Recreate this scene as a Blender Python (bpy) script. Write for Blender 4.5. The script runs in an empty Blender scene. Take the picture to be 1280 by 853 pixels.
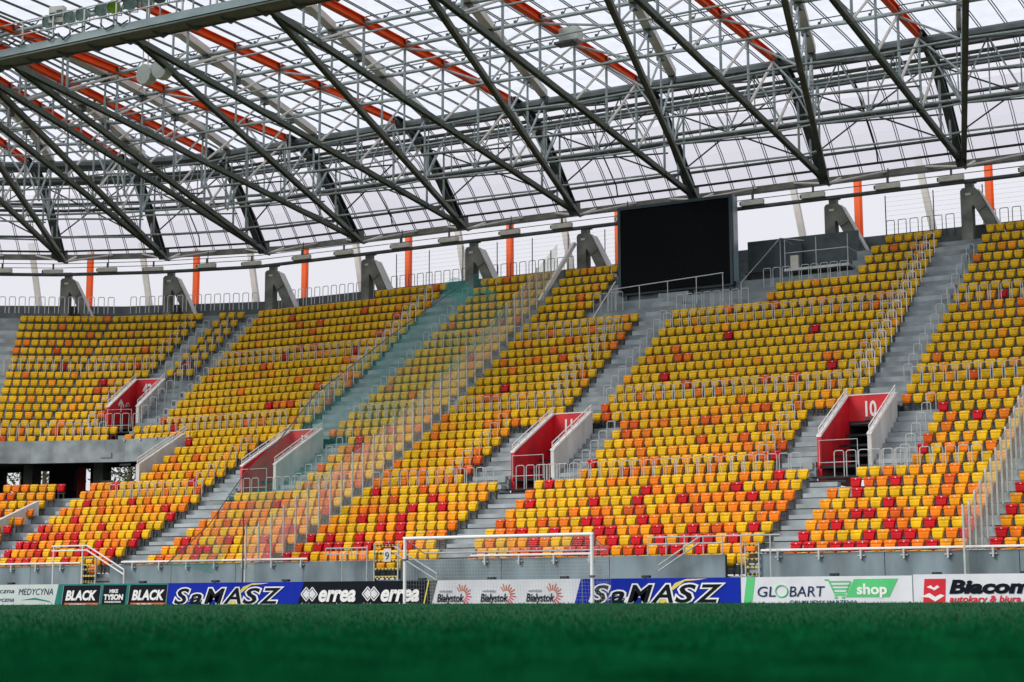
import bpy, math, random
import numpy as np
from mathutils import Vector, Matrix
random.seed(7)
R=math.radians; PI=math.pi
S=bpy.context.scene; COL=S.collection

# ------------------------------------------------------------------ camera, sky, sun, exposure
YAW=R(28.7); PITCH=R(8.86); CAMZ=0.15; FPX=2100.0
cam=bpy.data.cameras.new('camera'); co=bpy.data.objects.new('camera',cam); COL.objects.link(co)
co.matrix_world=Matrix.Translation((0,0,CAMZ))@Matrix.Rotation(YAW,4,'Z')@Matrix.Rotation(PI/2+PITCH,4,'X')@Matrix.Rotation(R(-0.16),4,'Z')
cam.sensor_width=36; cam.lens=36*FPX/1280; cam.clip_start=0.1; cam.clip_end=5000
cam.dof.use_dof=True; cam.dof.focus_distance=68; cam.dof.aperture_fstop=2.2
S.camera=co
SUN_EL=R(36); SUN_AZ=R(-125)          # direction towards the sun, azimuth counter-clockwise from +X
w=bpy.data.worlds.new('World'); S.world=w; w.use_nodes=True
nt=w.node_tree; nt.nodes.clear()
sky=nt.nodes.new('ShaderNodeTexSky'); sky.sky_type='NISHITA'; sky.sun_disc=False
sky.sun_elevation=SUN_EL; sky.sun_rotation=PI/2-SUN_AZ; sky.air_density=1.6; sky.dust_density=4.5; sky.ozone_density=1.0
hs=nt.nodes.new('ShaderNodeHueSaturation'); hs.inputs['Saturation'].default_value=0.22
mx=nt.nodes.new('ShaderNodeMixRGB'); mx.inputs['Fac'].default_value=0.8; mx.inputs['Color2'].default_value=(6.65,6.6,7.15,1)
bg=nt.nodes.new('ShaderNodeBackground'); bg.inputs['Strength'].default_value=0.120
wo=nt.nodes.new('ShaderNodeOutputWorld')
nt.links.new(sky.outputs[0],hs.inputs['Color']); nt.links.new(hs.outputs[0],mx.inputs['Color1'])
nt.links.new(mx.outputs[0],bg.inputs[0]); nt.links.new(bg.outputs[0],wo.inputs[0])
sl=bpy.data.lights.new('sun','SUN'); sl.energy=2.0; sl.angle=R(24); sl.color=(1,.95,.88)
so=bpy.data.objects.new('sun',sl); COL.objects.link(so)
sd=Vector((math.cos(SUN_EL)*math.cos(SUN_AZ),math.cos(SUN_EL)*math.sin(SUN_AZ),math.sin(SUN_EL)))
so.rotation_euler=sd.to_track_quat('Z','Y').to_euler()
S.view_settings.view_transform='Standard'; S.view_settings.look='None'; S.view_settings.exposure=0.2; S.view_settings.gamma=1.0
S.render.engine='CYCLES'
S.cycles.transparent_max_bounces=24; S.cycles.max_bounces=8; S.cycles.diffuse_bounces=3

def proj(p):                            # pixel (in the 1280 px photograph) of a point, used only to keep geometry inside the view
    q=co.matrix_world.inverted()@Vector(p)
    if q.z>-0.1: return (-9999,-9999)
    return (640+FPX*q.x/-q.z, 426.5-FPX*q.y/-q.z)
MWI=np.array(co.matrix_world.inverted())
def projn(P):
    q=P@MWI[:3,:3].T+MWI[:3,3]
    return np.stack([640+FPX*q[:,0]/-q[:,2], 426.5-FPX*q[:,1]/-q[:,2]],1)

# ------------------------------------------------------------------ materials
def mat(name,col,rough=.6,var=.15,scale=3.,metal=0.,bump=0.,col2=None,stretch=(1,1,1),spec=.5):
    m=bpy.data.materials.new(name); m.use_nodes=True; n=m.node_tree; b=n.nodes['Principled BSDF']
    b.inputs['Roughness'].default_value=rough; b.inputs['Metallic'].default_value=metal
    b.inputs['Specular IOR Level'].default_value=spec
    tc=n.nodes.new('ShaderNodeTexCoord'); mp=n.nodes.new('ShaderNodeMapping'); mp.inputs['Scale'].default_value=stretch
    no=n.nodes.new('ShaderNodeTexNoise'); no.inputs['Scale'].default_value=scale; no.inputs['Detail'].default_value=6
    cr=n.nodes.new('ShaderNodeValToRGB'); c2=col2 or tuple(c*(1-var) for c in col)
    cr.color_ramp.elements[0].color=(*c2,1); cr.color_ramp.elements[1].color=(*[min(1,c*(1+var*.5)) for c in col],1)
    cr.color_ramp.elements[0].position=.32; cr.color_ramp.elements[1].position=.68
    n.links.new(tc.outputs['Object'],mp.inputs[0]); n.links.new(mp.outputs[0],no.inputs[0]); n.links.new(no.outputs[0],cr.inputs[0])
    n.links.new(cr.outputs[0],b.inputs['Base Color'])
    if bump:
        bn=n.nodes.new('ShaderNodeBump'); bn.inputs['Strength'].default_value=bump; bn.inputs['Distance'].default_value=.02
        n.links.new(no.outputs[0],bn.inputs['Height']); n.links.new(bn.outputs[0],b.inputs['Normal'])
    return m
def sheet_mat(name,col,transp,kind='TRANSLUCENT',noise=0.0,nscale=2.0,gloss=0.0):
    m=bpy.data.materials.new(name); m.use_nodes=True; n=m.node_tree; n.nodes.clear()
    o=n.nodes.new('ShaderNodeOutputMaterial'); t=n.nodes.new('ShaderNodeBsdfTransparent'); t.inputs[0].default_value=(*[min(1,c*1.05) for c in col],1)
    d=n.nodes.new('ShaderNodeBsdfTranslucent' if kind=='TRANSLUCENT' else 'ShaderNodeBsdfDiffuse'); d.inputs[0].default_value=(*col,1)
    x=n.nodes.new('ShaderNodeMixShader'); x.inputs[0].default_value=1-transp
    if kind=='NET': t.inputs[0].default_value=(1,1,1,1)
    if noise:
        no=n.nodes.new('ShaderNodeTexNoise'); no.inputs['Scale'].default_value=nscale; no.inputs['Detail'].default_value=5
        tc=n.nodes.new('ShaderNodeTexCoord'); n.links.new(tc.outputs['Object'],no.inputs[0])
        mr=n.nodes.new('ShaderNodeMapRange'); mr.inputs[1].default_value=.3; mr.inputs[2].default_value=.7
        mr.inputs[3].default_value=1-transp-noise; mr.inputs[4].default_value=1-transp+noise
        n.links.new(no.outputs[0],mr.inputs[0]); n.links.new(mr.outputs[0],x.inputs[0])
    n.links.new(t.outputs[0],x.inputs[1]); n.links.new(d.outputs[0],x.inputs[2])
    out=x
    if gloss:
        g=n.nodes.new('ShaderNodeBsdfGlossy'); g.inputs['Roughness'].default_value=.08
        y=n.nodes.new('ShaderNodeMixShader'); y.inputs[0].default_value=gloss
        n.links.new(x.outputs[0],y.inputs[1]); n.links.new(g.outputs[0],y.inputs[2]); out=y
    n.links.new(out.outputs[0],o.inputs[0]); return m
M={}
M['concrete']=mat('concrete',(.30,.345,.36),.85,.35,1.3,bump=.3)
M['step']=mat('terrace_concrete',(.285,.33,.35),.9,.42,.7,bump=.15,stretch=(1,1,2))
M['joint']=mat('painted_joint_shade',(.03,.035,.04),.9,.3,2)  # near-black colour standing in for the shadow lines between steps
M['stair']=mat('stair_concrete',(.35,.395,.415),.9,.38,1.0,bump=.15)
M['wallc']=mat('front_wall_concrete',(.185,.245,.275),.85,.4,1.1,bump=.2,stretch=(1,1,.35))
M['pillar']=mat('pillar_concrete',(.21,.215,.195),.85,.35,1.6,bump=.3)
M['parapet']=mat('parapet_concrete',(.13,.15,.155),.85,.3,1.2,bump=.2)
M['girder']=mat('grey_green_girder',(.33,.42,.44),.5,.2,1.0)
M['olive']=mat('olive_painted_steel',(.125,.150,.128),.55,.3,.8,spec=.35)
M['steel']=mat('galvanised_steel',(.38,.44,.445),.5,.3,1.5,metal=.1)
M['dsteel']=mat('dark_steel',(.075,.09,.092),.5,.3,1.5,metal=.2)
M['pale']=mat('pale_painted_steel',(.66,.63,.59),.5,.12,1.0)
M['orange']=mat('orange_painted_steel',(.93,.085,.0),.5,.12,.9,spec=.15)
M['orangepost']=mat('orange_post_paint',(.95,.14,.02),.5,.1,.9)
M['rail']=mat('galvanised_tube',(.50,.53,.53),.4,.2,4,metal=.35)
M['wrail']=mat('white_painted_tube',(.80,.77,.75),.45,.08,3)
M['white']=mat('white_paint',(.80,.80,.80),.4,.06,2)
M['red']=mat('red_painted_wall',(.68,.006,.018),.55,.25,1.4)
M['whitewall']=mat('white_rendered_wall',(.66,.65,.63),.75,.2,1.6,stretch=(1,1,.3))
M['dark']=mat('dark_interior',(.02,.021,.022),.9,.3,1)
M['cladding']=mat('dark_teal_cladding',(.075,.098,.105),.7,.3,2)
M['black']=mat('black_rubber',(.012,.014,.016),.6,.3,2)
M['screen']=mat('led_screen_face',(.003,.004,.006),.7,.5,9,spec=.1)
M['screenframe']=mat('screen_casing',(.02,.045,.065),.4,.2,2)
M['screenside']=mat('screen_side_cladding',(.30,.40,.46),.35,.2,2)
M['bracket']=mat('seat_bracket_metal',(.045,.05,.055),.5,.2,5)
M['asphalt']=mat('running_margin',(.06,.08,.06),.9,.3,2)
M['glassp']=sheet_mat('hazy_safety_glass',(.92,.93,.90),.84,'DIFF',.06,1.2,.02)
M['net']=sheet_mat('teal_safety_net',(.05,.50,.44),.74,'NET',.12,.7)
M['roof']=sheet_mat('translucent_roof_sheet',(.80,.845,.885),.50,'TRANSLUCENT',.14,1.3)
M['facade']=sheet_mat('translucent_facade_sheet',(.87,.865,.895),.50,'TRANSLUCENT',.04,.35)
M['lens']=mat('floodlight_glass',(.30,.38,.36),.12,.3,6)
M['lampgreen']=mat('green_floodlight_glass',(.28,.45,.05),.2,.3,6)
M['horn']=mat('loudspeaker_shell',(.55,.58,.55),.5,.1,3)
M['fitting']=mat('light_fitting_housing',(.62,.60,.53),.5,.12,4)
SEATC=[('yellow',(.80,.465,.004)),('light orange',(.86,.33,.005)),('orange',(.84,.20,.005)),('dark orange',(.68,.10,.006)),('red',(.56,.006,.012))]
for n_,c in SEATC:
    M['seat '+n_]=m_=mat('seat_plastic_'+n_.replace(' ','_'),c,.42,.26,1.9,spec=.18); q_=m_.node_tree; ge=q_.nodes.new('ShaderNodeNewGeometry')
    q_.links.new(ge.outputs['Position'],[k for k in q_.nodes if k.type=='MAPPING'][0].inputs[0])

# ------------------------------------------------------------------ helpers
class MB:
    def __init__(s): s.v=[]; s.f=[]; s.mi=[]
    def add(s,vs,fs,mi=0):
        o=len(s.v); s.v+= [tuple(v) for v in vs]; s.f+=[tuple(i+o for i in f) for f in fs]; s.mi+=[mi]*len(fs); return s
    def box(s,x0,x1,y0,y1,z0,z1,mi=0):
        return s.add([(x0,y0,z0),(x1,y0,z0),(x1,y1,z0),(x0,y1,z0),(x0,y0,z1),(x1,y0,z1),(x1,y1,z1),(x0,y1,z1)],
            [(0,3,2,1),(4,5,6,7),(0,1,5,4),(1,2,6,5),(2,3,7,6),(3,0,4,7)],mi)
    def hexa(s,p,mi=0):                 # 8 points: bottom ring then top ring
        return s.add(p,[(0,3,2,1),(4,5,6,7),(0,1,5,4),(1,2,6,5),(2,3,7,6),(3,0,4,7)],mi)
    def prism(s,poly,d,mi=0):           # planar polygon extruded by vector d
        n=len(poly); a=[Vector(p) for p in poly]; b=[p+Vector(d) for p in a]
        return s.add(a+b,[tuple(range(n))[::-1],tuple(range(n,2*n))]+[(i,(i+1)%n,n+(i+1)%n,n+i) for i in range(n)],mi)
    def tube(s,pts,r,n=6,mi=0,closed=False):
        pts=[Vector(p) for p in pts]; rings=[]
        for i,p in enumerate(pts):
            if i==0: t=pts[1]-p
            elif i==len(pts)-1: t=p-pts[i-1]
            else: t=(pts[i+1]-p).normalized()+(p-pts[i-1]).normalized()
            t.normalize(); up=Vector((0,0,1)) if abs(t.z)<.9 else Vector((0,1,0))
            x=t.cross(up).normalized(); y=t.cross(x)
            rings.append([p+x*(r*math.cos(2*PI*k/n+PI/n))+y*(r*math.sin(2*PI*k/n+PI/n)) for k in range(n)])
        vs=[v for rg in rings for v in rg]; fs=[]
        for i in range(len(pts)-1):
            for k in range(n): fs.append((i*n+k,i*n+(k+1)%n,(i+1)*n+(k+1)%n,(i+1)*n+k))
        fs.append(tuple(range(n))[::-1]); fs.append(tuple((len(pts)-1)*n+k for k in range(n)))
        return s.add(vs,fs,mi)
    def beam(s,p,q,prof,mi=0,up=(0,0,1)):   # profile [(side,vert)] swept p->q
        p=Vector(p); q=Vector(q); t=(q-p).normalized(); x=t.cross(Vector(up)).normalized(); y=x.cross(t); n=len(prof)
        vs=[p+x*a+y*b for a,b in prof]+[q+x*a+y*b for a,b in prof]
        return s.add(vs,[tuple(range(n)),tuple(range(2*n-1,n-1,-1))]+[(i,n+i,n+(i+1)%n,(i+1)%n) for i in range(n)],mi)
    def mesh(s,name,mats):
        m=bpy.data.meshes.new(name); m.from_pydata(s.v,[],s.f)
        for k in (mats if isinstance(mats,(list,tuple)) else [mats]): m.materials.append(M[k] if isinstance(k,str) else k)
        if any(s.mi): m.polygons.foreach_set('material_index',s.mi)
        m.update(); return m
    def build(s,name,mats,parent=None,loc=None):
        o=bpy.data.objects.new(name,s.mesh(name,mats)); COL.objects.link(o)
        if parent: o.parent=parent
        if loc: o.location=loc
        return o
def obj(name,mesh,parent=None,loc=(0,0,0),rz=0):
    o=bpy.data.objects.new(name,mesh); COL.objects.link(o); o.parent=parent; o.location=loc; o.rotation_euler=(0,0,rz); return o
def tag(o,label=None,cat=None,group=None,kind=None):
    if label: o['label']=label
    if cat: o['category']=cat
    if group: o['group']=group
    if kind: o['kind']=kind
    return o
def thing(name,label,cat,loc=(0,0,0),rz=0,group=None):
    o=bpy.data.objects.new(name,None); COL.objects.link(o); o.location=loc; o.rotation_euler=(0,0,rz); o.empty_display_size=.3
    return tag(o,label,cat,group)
def H(w,h,tw=.03,tf=.04):               # H-section profile
    a=w/2; b=h/2
    return [(-a,-b),(a,-b),(a,-b+tf),(tw/2,-b+tf),(tw/2,b-tf),(a,b-tf),(a,b),(-a,b),(-a,b-tf),(-tw/2,b-tf),(-tw/2,-b+tf),(-a,-b+tf)]
def HS(w,h,tw=.03,tf=.035):             # H-section lying on its side (flanges left and right)
    return [(y,x) for x,y in H(h,w,tw,tf)][::-1]
def RECT(w,h): return [(-w/2,-h/2),(w/2,-h/2),(w/2,h/2),(-w/2,h/2)]
ORD=['zeroth','first','second','third','fourth','fifth','sixth','seventh','eighth','ninth','tenth','eleventh','twelfth','thirteenth','fourteenth','fifteenth','sixteenth','seventeenth','eighteenth','nineteenth','twentieth','twenty-first','twenty-second','twenty-third','twenty-fourth','twenty-fifth','twenty-sixth','twenty-seventh','twenty-eighth','twenty-ninth','thirtieth','thirty-first','thirty-second','thirty-third','thirty-fourth','thirty-fifth','thirty-sixth','thirty-seventh','thirty-eighth','thirty-ninth','fortieth']

# ------------------------------------------------------------------ stand geometry: x runs along the stand, y away from the pitch
B0=55.9; DEP=.84; NR=33
zc=lambda k:1.84+.3930*k+.0041*k*k      # top of the seat backs in row k
fl=lambda k:zc(k)-.78                   # tread height of row k
bk=lambda k:B0+DEP*k
edge=lambda k:bk(k)-.62                 # front edge of tread k
PH=[0,R(18.7),R(31.7),R(46)]            # facets: how far each one turns
def J0(q): return (-63.5-math.tan(R(9.35))*q, 84+q)
def dirL(p): return (-math.cos(p),-math.sin(p))
def miter(n0,n1):
    s=1+n0[0]*n1[0]+n0[1]*n1[1]; return ((n0[0]+n1[0])/s,(n0[1]+n1[1])/s)
NRM=[(-math.sin(p),math.cos(p)) for p in PH]
J1b=(-63.5+9.7*dirL(PH[1])[0],84+9.7*dirL(PH[1])[1])
def J1(q): m=miter(NRM[1],NRM[2]); return (J1b[0]+m[0]*q,J1b[1]+m[1]*q)
J2b=(J1b[0]+13.5*dirL(PH[2])[0],J1b[1]+13.5*dirL(PH[2])[1])
def J2(q): m=miter(NRM[2],NRM[3]); return (J2b[0]+m[0]*q,J2b[1]+m[1]*q)
def fp(F,t,b,z=0):                      # facet point: F0 t=x; F1,F2 t=distance to the left of the facet's right joint
    if F==0: return (t,b,z)
    q=b-84; j=J0(q) if F==1 else J1(q); d=dirL(PH[F]); return (j[0]+d[0]*t,j[1]+d[1]*t,z)
def flen(F,b):
    q=b-84; a,c=(J0(q),J1(q)) if F==1 else (J1(q),J2(q)); return math.hypot(a[0]-c[0],a[1]-c[1])
RIGHT=-3.0

# ground, pitch
def pitch_z(b): return .136*math.exp(-((b-31)/13.)**2)
gx=np.concatenate([np.linspace(-2500,-90,8),np.linspace(-80,40,25),np.linspace(60,2500,8)])
def grid(xs,ys,zf):
    v=[(float(x),float(y),zf(y)) for y in ys for x in xs]; n=len(xs)
    f=[(j*n+i,j*n+i+1,(j+1)*n+i+1,(j+1)*n+i) for j in range(len(ys)-1) for i in range(n-1)]
    return v,f
def struct(name,mb_,m): return tag(mb_.build(name,m),kind='structure')
gm=bpy.data.materials.new('pitch_grass'); gm.use_nodes=True; n=gm.node_tree; b=n.nodes['Principled BSDF']
tc=n.nodes.new('ShaderNodeTexCoord'); no=n.nodes.new('ShaderNodeTexNoise'); no.inputs['Scale'].default_value=4.0; no.inputs['Detail'].default_value=4
n2=n.nodes.new('ShaderNodeTexNoise'); n2.inputs['Scale'].default_value=60; cr=n.nodes.new('ShaderNodeValToRGB')
cr.color_ramp.elements[0].color=(.0008,.024,.009,1); cr.color_ramp.elements[1].color=(.003,.105,.034,1); cr.color_ramp.elements[0].position=.35; cr.color_ramp.elements[1].position=.68
mm=n.nodes.new('ShaderNodeMath'); mm.operation='MULTIPLY_ADD'; mm.inputs[1].default_value=.4
n.links.new(tc.outputs['Object'],no.inputs[0]); n.links.new(tc.outputs['Object'],n2.inputs[0]); n.links.new(n2.outputs[0],mm.inputs[0])
mk=n.nodes.new('ShaderNodeMath'); mk.operation='MULTIPLY'; mk.inputs[1].default_value=.6; n.links.new(no.outputs[0],mk.inputs[0]); n.links.new(mk.outputs[0],mm.inputs[2])
n.links.new(mm.outputs[0],cr.inputs[0]); n.links.new(cr.outputs[0],b.inputs['Base Color']); b.inputs['Roughness'].default_value=.9; b.inputs['Specular IOR Level'].default_value=.1
M['grass']=gm
mb=MB(); v,f=grid(gx,np.concatenate([np.linspace(-60,-5,5),np.linspace(0,54.4,40)]),pitch_z); mb.add(v,f); struct('pitch',mb,'grass')
mb=MB(); v,f=grid([-2500,-100,60,2500],[54.4,100,400,2500],lambda y:-.03); mb.add(v,f)
v,f=grid([-2500,0,2500],[-2500,-60],lambda y:-.03); mb.add(v,f); struct('ground',mb,'asphalt')

# grass blades
bm_=mat('grass_blade',(.0028,.085,.027),.9,.75,4.0,spec=0.0); M['blade']=bm_
rng=np.random.default_rng(3)
def blades(n_,dmin,dmax,hmin,hmax,wd,name,power=1.0):
    inv=rng.uniform(1/dmax,1/dmin,n_) if power else 0
    d=1/inv if power==1.0 else rng.uniform(dmin,dmax,n_)
    ang=YAW+PI/2+rng.uniform(-.35,.35,n_)
    x=d*np.cos(ang); y=d*np.sin(ang); z=.136*np.exp(-((y-31)/13.)**2)
    h=rng.uniform(hmin,hmax,n_); a=rng.uniform(0,PI,n_); lx=rng.normal(0,.35,n_)*h; ly=rng.normal(0,.35,n_)*h; ww=wd*(1+d*.08)
    dx=np.cos(a)*ww; dy=np.sin(a)*ww
    P=np.zeros((n_,4,3)); P[:,0]=np.stack([x-dx,y-dy,z-.005],1); P[:,1]=np.stack([x+dx,y+dy,z-.005],1)
    P[:,2]=np.stack([x+lx*.4+dx*.6,y+ly*.4+dy*.6,z+h*.6],1); P[:,3]=np.stack([x+lx,y+ly,z+h],1)
    me=bpy.data.meshes.new(name); me.vertices.add(n_*4); me.vertices.foreach_set('co',P.ravel())
    idx=(np.arange(n_)[:,None]*4+np.array([0,1,2,0,2,3])).ravel()
    me.loops.add(n_*6); me.loops.foreach_set('vertex_index',idx); me.polygons.add(n_*2); me.polygons.foreach_set('loop_start',np.arange(n_*2)*3)
    me.update(calc_edges=True); me.materials.append(M['blade']); return me
g=obj('grass_blades',blades(160000,2.0,50,.018,.040,.0013,'grass_blades')); tag(g,'short dense blades of the dark green pitch turf','grass',kind='stuff')

# ------------------------------------------------------------------ grandstand
stand=thing('grandstand','concrete grandstand of stepped terraces with stair aisles behind the goal','grandstand',(0,B0,0))
stand.location=(0,0,0)
# openings: (facet, t0, t1, k0, k1) where no terrace is built (tunnel mouths)
A_=[-5.0,-12.2,-19.4,-26.5,-33.8,-41.0,-48.3,-55.6]
VOMS=[(0,-21.25,-19.05,9,14,'10'),(0,-35.05,-32.95,9,14,'11'),(0,-49.75,-47.65,9,14,'12'),(1,1.1,3.0,18,23,'42'),(0,-7.4,-5.2,9,14,'9')]
def cut(iv,holes):
    out=[iv]
    for h0,h1 in holes:
        nw=[]
        for a,b in out:
            if h1<=a or h0>=b: nw.append((a,b)); continue
            if h0>a: nw.append((a,h0))
            if h1<b: nw.append((h1,b))
        out=nw
    return out
def span_box(mb,F,t0,t1,ya,yb,z0,z1):
    if F==0: mb.box(t0,t1,ya,yb,z0,z1)
    else:
        P=lambda t,b,z:fp(F,t,b,z)
        mb.hexa([P(t1,ya,z0),P(t0,ya,z0),P(t0,yb,z0),P(t1,yb,z0),P(t1,ya,z1),P(t0,ya,z1),P(t0,yb,z1),P(t1,yb,z1)])
for k in range(NR):
    e0,e1=edge(k),edge(k+1)+.12
    if k==NR-1: e1=84.45
    for F in (0,1,2):
        if F==0: iv=(J0(e0-84)[0] if True else 0,RIGHT)
        else: iv=(0,flen(F,e0))
        holes=[(v[1]+(.1647*(e0+.4-71.46) if F else 0),v[2]+(.1647*(e0+.4-71.46) if F else 0)) for v in VOMS if v[0]==F and v[3]<=k<=v[4]]
        if F==0 and 11<=k<=15: holes.append((-80,-57.3))
        if F==0 and k>=31: holes.append((-30.9,-24.9))
        if F==0 and k<16 and False: pass
        if F in(1,2) and 11<=k<=15: continue
        if F==2 and k<=10 and False: continue
        mb=MB()
        for a,b in cut(iv,holes):
            z0=fl(k-1)+.075 if k>0 else -.05
            if F==0:
                l=a; l2=a+(J0(e1-84)[0]-J0(e0-84)[0]) if a==iv[0] else a
                mb.hexa([(l,e0,z0),(b,e0,z0),(b,e1,z0),(l2,e1,z0),(l,e0,fl(k)),(b,e0,fl(k)),(b,e1,fl(k)),(l2,e1,fl(k))])
            else:
                c2=flen(F,e1) if b==iv[1] else b
                P=lambda t,bb,z:fp(F,t,bb,z)
                mb.hexa([P(b,e0,z0),P(a,e0,z0),P(a,e1,z0),P(c2,e1,z0),P(b,e0,fl(k)),P(a,e0,fl(k)),P(a,e1,fl(k)),P(c2,e1,fl(k))])
        if mb.v: mb.build('terrace_step','step',stand)
JS=MB()
def joint(F,t0,t1,y,z):  # dark strip added at a riser foot to paint the shadow line there
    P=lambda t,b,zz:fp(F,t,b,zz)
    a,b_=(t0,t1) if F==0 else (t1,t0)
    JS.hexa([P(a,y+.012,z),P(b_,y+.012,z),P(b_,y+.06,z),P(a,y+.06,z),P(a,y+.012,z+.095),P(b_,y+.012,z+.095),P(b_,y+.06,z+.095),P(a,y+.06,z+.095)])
# seat blocks per row: gaps (aisles) in facet 0
def gaps0(k):
    if k<=8: g=[(-21.15,-19.95),(-34.95 if k>1 else -34.3,-33.2 if k>1 else -32.6),(-51.1,-49.0)]
    elif k<=14: g=[(-22.85,-17.4),(-37.15,-31.55),(-51.6,-46.1)]
    else: g=[(-20.9+.02*max(0,k-20),-19.1+.05*max(0,k-20)),(-35.1,-33.3),(-50.1+.03*(k-15),-47.85+.03*(k-15))]
    if k in (7,8): g[0]=(-21.15,-19.3)
    g.append((-7.3,-5.3) if not 8<k<15 else (-9,-3.5))
    g.append((-13.75,-13.05) if k<33 else (0,0))          # strip beside the clear partition
    g.append((-42.35,-41.85))
    if k==27: g.append((-38.6,-28.5))
    if k==28: g.append((-38.5,-28.3))
    if 29<=k<=31: g.append((-38.4,-24.3+.1*(k-29)))
    if k==32: g.append((-37.6,-23.6))
    return g
def stairs_at(k):
    if k<=8: return [(0,-21.1,-20.0),(0,-34.9,-33.25),(0,-51.05,-49.05)]
    if k<=14: return [(0,-22.8,-21.4),(0,-19.0,-17.45),(0,-37.1,-35.2),(0,-32.9,-31.6),(0,-51.5,-49.9),(0,-47.6,-46.15)]
    return [(0,-20.85,-19.1),(0,-35.05,-33.35),(0,-49.95,-47.75)]
for grp in ((0,8),(9,14),(15,31)):
    cols=len(stairs_at(grp[0]))
    for c in range(cols):
        mb=MB()
        for k in range(grp[0],grp[1]+1):
            F,a,b_=stairs_at(k)[c]
            h=(fl(k)+fl(k+1))/2
            mb.box(a,b_,edge(k+1)-.40,edge(k+1)+.01,fl(k)+.06,h)
            joint(0,a,b_,edge(k+1)-.40,fl(k)+.002); joint(0,a-.2,b_+.2,edge(k+1)-.001,h-.002 if False else h+.001)  # dark strips painting the shadow lines at the step feet
        mb.build('stair_flight','stair',stand)
mb=MB()
for k in list(range(0,10))+list(range(16,31)):
    x=J0(edge(k+1)-84)[0]; h=(fl(k)+fl(k+1))/2
    mb.box(x,x+.65,edge(k+1)-.40,edge(k+1)+.01,fl(k)+.06,h)
mb.build('stair_flight','stair',stand)
for (t0,t1,ka,kb) in ((2.2,3.1,24,31),(.75,1.45,15,18),(.1,1.1,18,23)):
    mb=MB()
    for k in range(ka,kb):
        q_=.1385*(k-18) if (ka,kb)==(18,23) else 0
        span_box(mb,1,t0+q_*.3,t1+q_-.06,edge(k+1)-.40,edge(k+1)+.01,fl(k)-.02,(fl(k)+fl(k+1))/2)
    mb.build('stair_flight','stair',stand)
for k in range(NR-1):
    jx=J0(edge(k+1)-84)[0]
    for a,b_ in ((-37.2,-31.5),(-22.8,-17.4),(-51.6,-46.0)) if 8<k<15 else ((-38.5,-24.5),) if k>=27 else (): joint(0,a,b_,edge(k+1),fl(k)+.002)  # dark strips painting the shadow lines at the riser feet
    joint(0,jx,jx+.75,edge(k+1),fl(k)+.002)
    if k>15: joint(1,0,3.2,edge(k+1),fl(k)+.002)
tag(JS.build('step_shade_strips','joint',stand),kind='stuff')
mb=MB()
for k in range(16,31): span_box(mb,2,5.7-(31-k)*.2,7.2-(31-k)*.2,edge(k+1)-.40,edge(k+1)+.01,fl(k)-.02,(fl(k)+fl(k+1))/2)
mb.build('stair_flight','stair',stand)
# corner: edge beam over the concourse, back walls, floor, sloping white cheek wall
e16=edge(16); zt=fl(16)+.42; zb=fl(16)-.78
mb=MB(); mb.hexa([(J0(e16-84)[0],e16-.35,zb),(-57.35,e16-.35,zb),(-57.35,e16+.1,zb),(J0(e16-84)[0],e16+.1,zb),(J0(e16-84)[0],e16-.35,zt),(-57.35,e16-.35,zt),(-57.35,e16+.1,zt),(J0(e16-84)[0],e16+.1,zt)])
mb.build('edge_beam','concrete',stand)
for F in (1,2):
    L=flen(F,e16); mb=MB(); P=lambda t,b,z:fp(F,t,b,z)
    mb.hexa([P(L,e16-.35,zb),P(0,e16-.35,zb),P(0,e16+.1,zb),P(L,e16+.1,zb),P(L,e16-.35,zt),P(0,e16-.35,zt),P(0,e16+.1,zt),P(L,e16+.1,zt)])
    mb.build('edge_beam','concrete',stand)
mb=MB()
for t in [x*1.1 for x in range(0,5)]: mb.box(-61+t,-60.94+t,e16-.42,e16-.30,zt-.12,zt+.02)
mb.build('rail_bracket','rail',stand)
zf=fl(10)-.25
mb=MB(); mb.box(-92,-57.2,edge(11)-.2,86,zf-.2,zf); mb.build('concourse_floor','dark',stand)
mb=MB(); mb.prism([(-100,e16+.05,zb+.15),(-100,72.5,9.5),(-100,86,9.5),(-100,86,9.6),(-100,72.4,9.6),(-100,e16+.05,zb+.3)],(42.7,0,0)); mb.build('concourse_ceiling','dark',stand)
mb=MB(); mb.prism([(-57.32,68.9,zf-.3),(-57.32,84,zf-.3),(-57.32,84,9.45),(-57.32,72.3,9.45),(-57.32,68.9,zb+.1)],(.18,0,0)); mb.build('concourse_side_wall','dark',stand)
# back wall of the concourse with openings to the outside, seen between dark piers
bw=79.0; OZ0,OZ1=7.1,8.5; OPN=((-95,-80.6),(-79.0,-78.0),(-76.6,-74.5),(-73.15,-72.0),(-69.4,-57.2))
mb=MB()
px0=[-92,-82.4,-79.9,-77.9,-75.2,-72.6,-71.4]
for a,b_ in OPN: mb.box(a,b_,bw,bw+.4,zf,9.6)
mb.box(-95,-57.2,bw-.01,bw+.41,zf,OZ0); mb.box(-95,-57.2,bw-.02,bw+.42,OZ1,9.6)
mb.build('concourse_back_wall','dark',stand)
for x in (-70.7,-65.4,-59.6):
    mb=MB(); mb.box(x-.35,x+.35,edge(19),edge(19)+.7,zf,9.5); mb.build('concourse_pier','pillar',stand)
mb=MB(); mb.box(-73.95,-73.3,78.7,78.8,zf,8.55); mb.build('red_door','red',stand)
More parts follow.
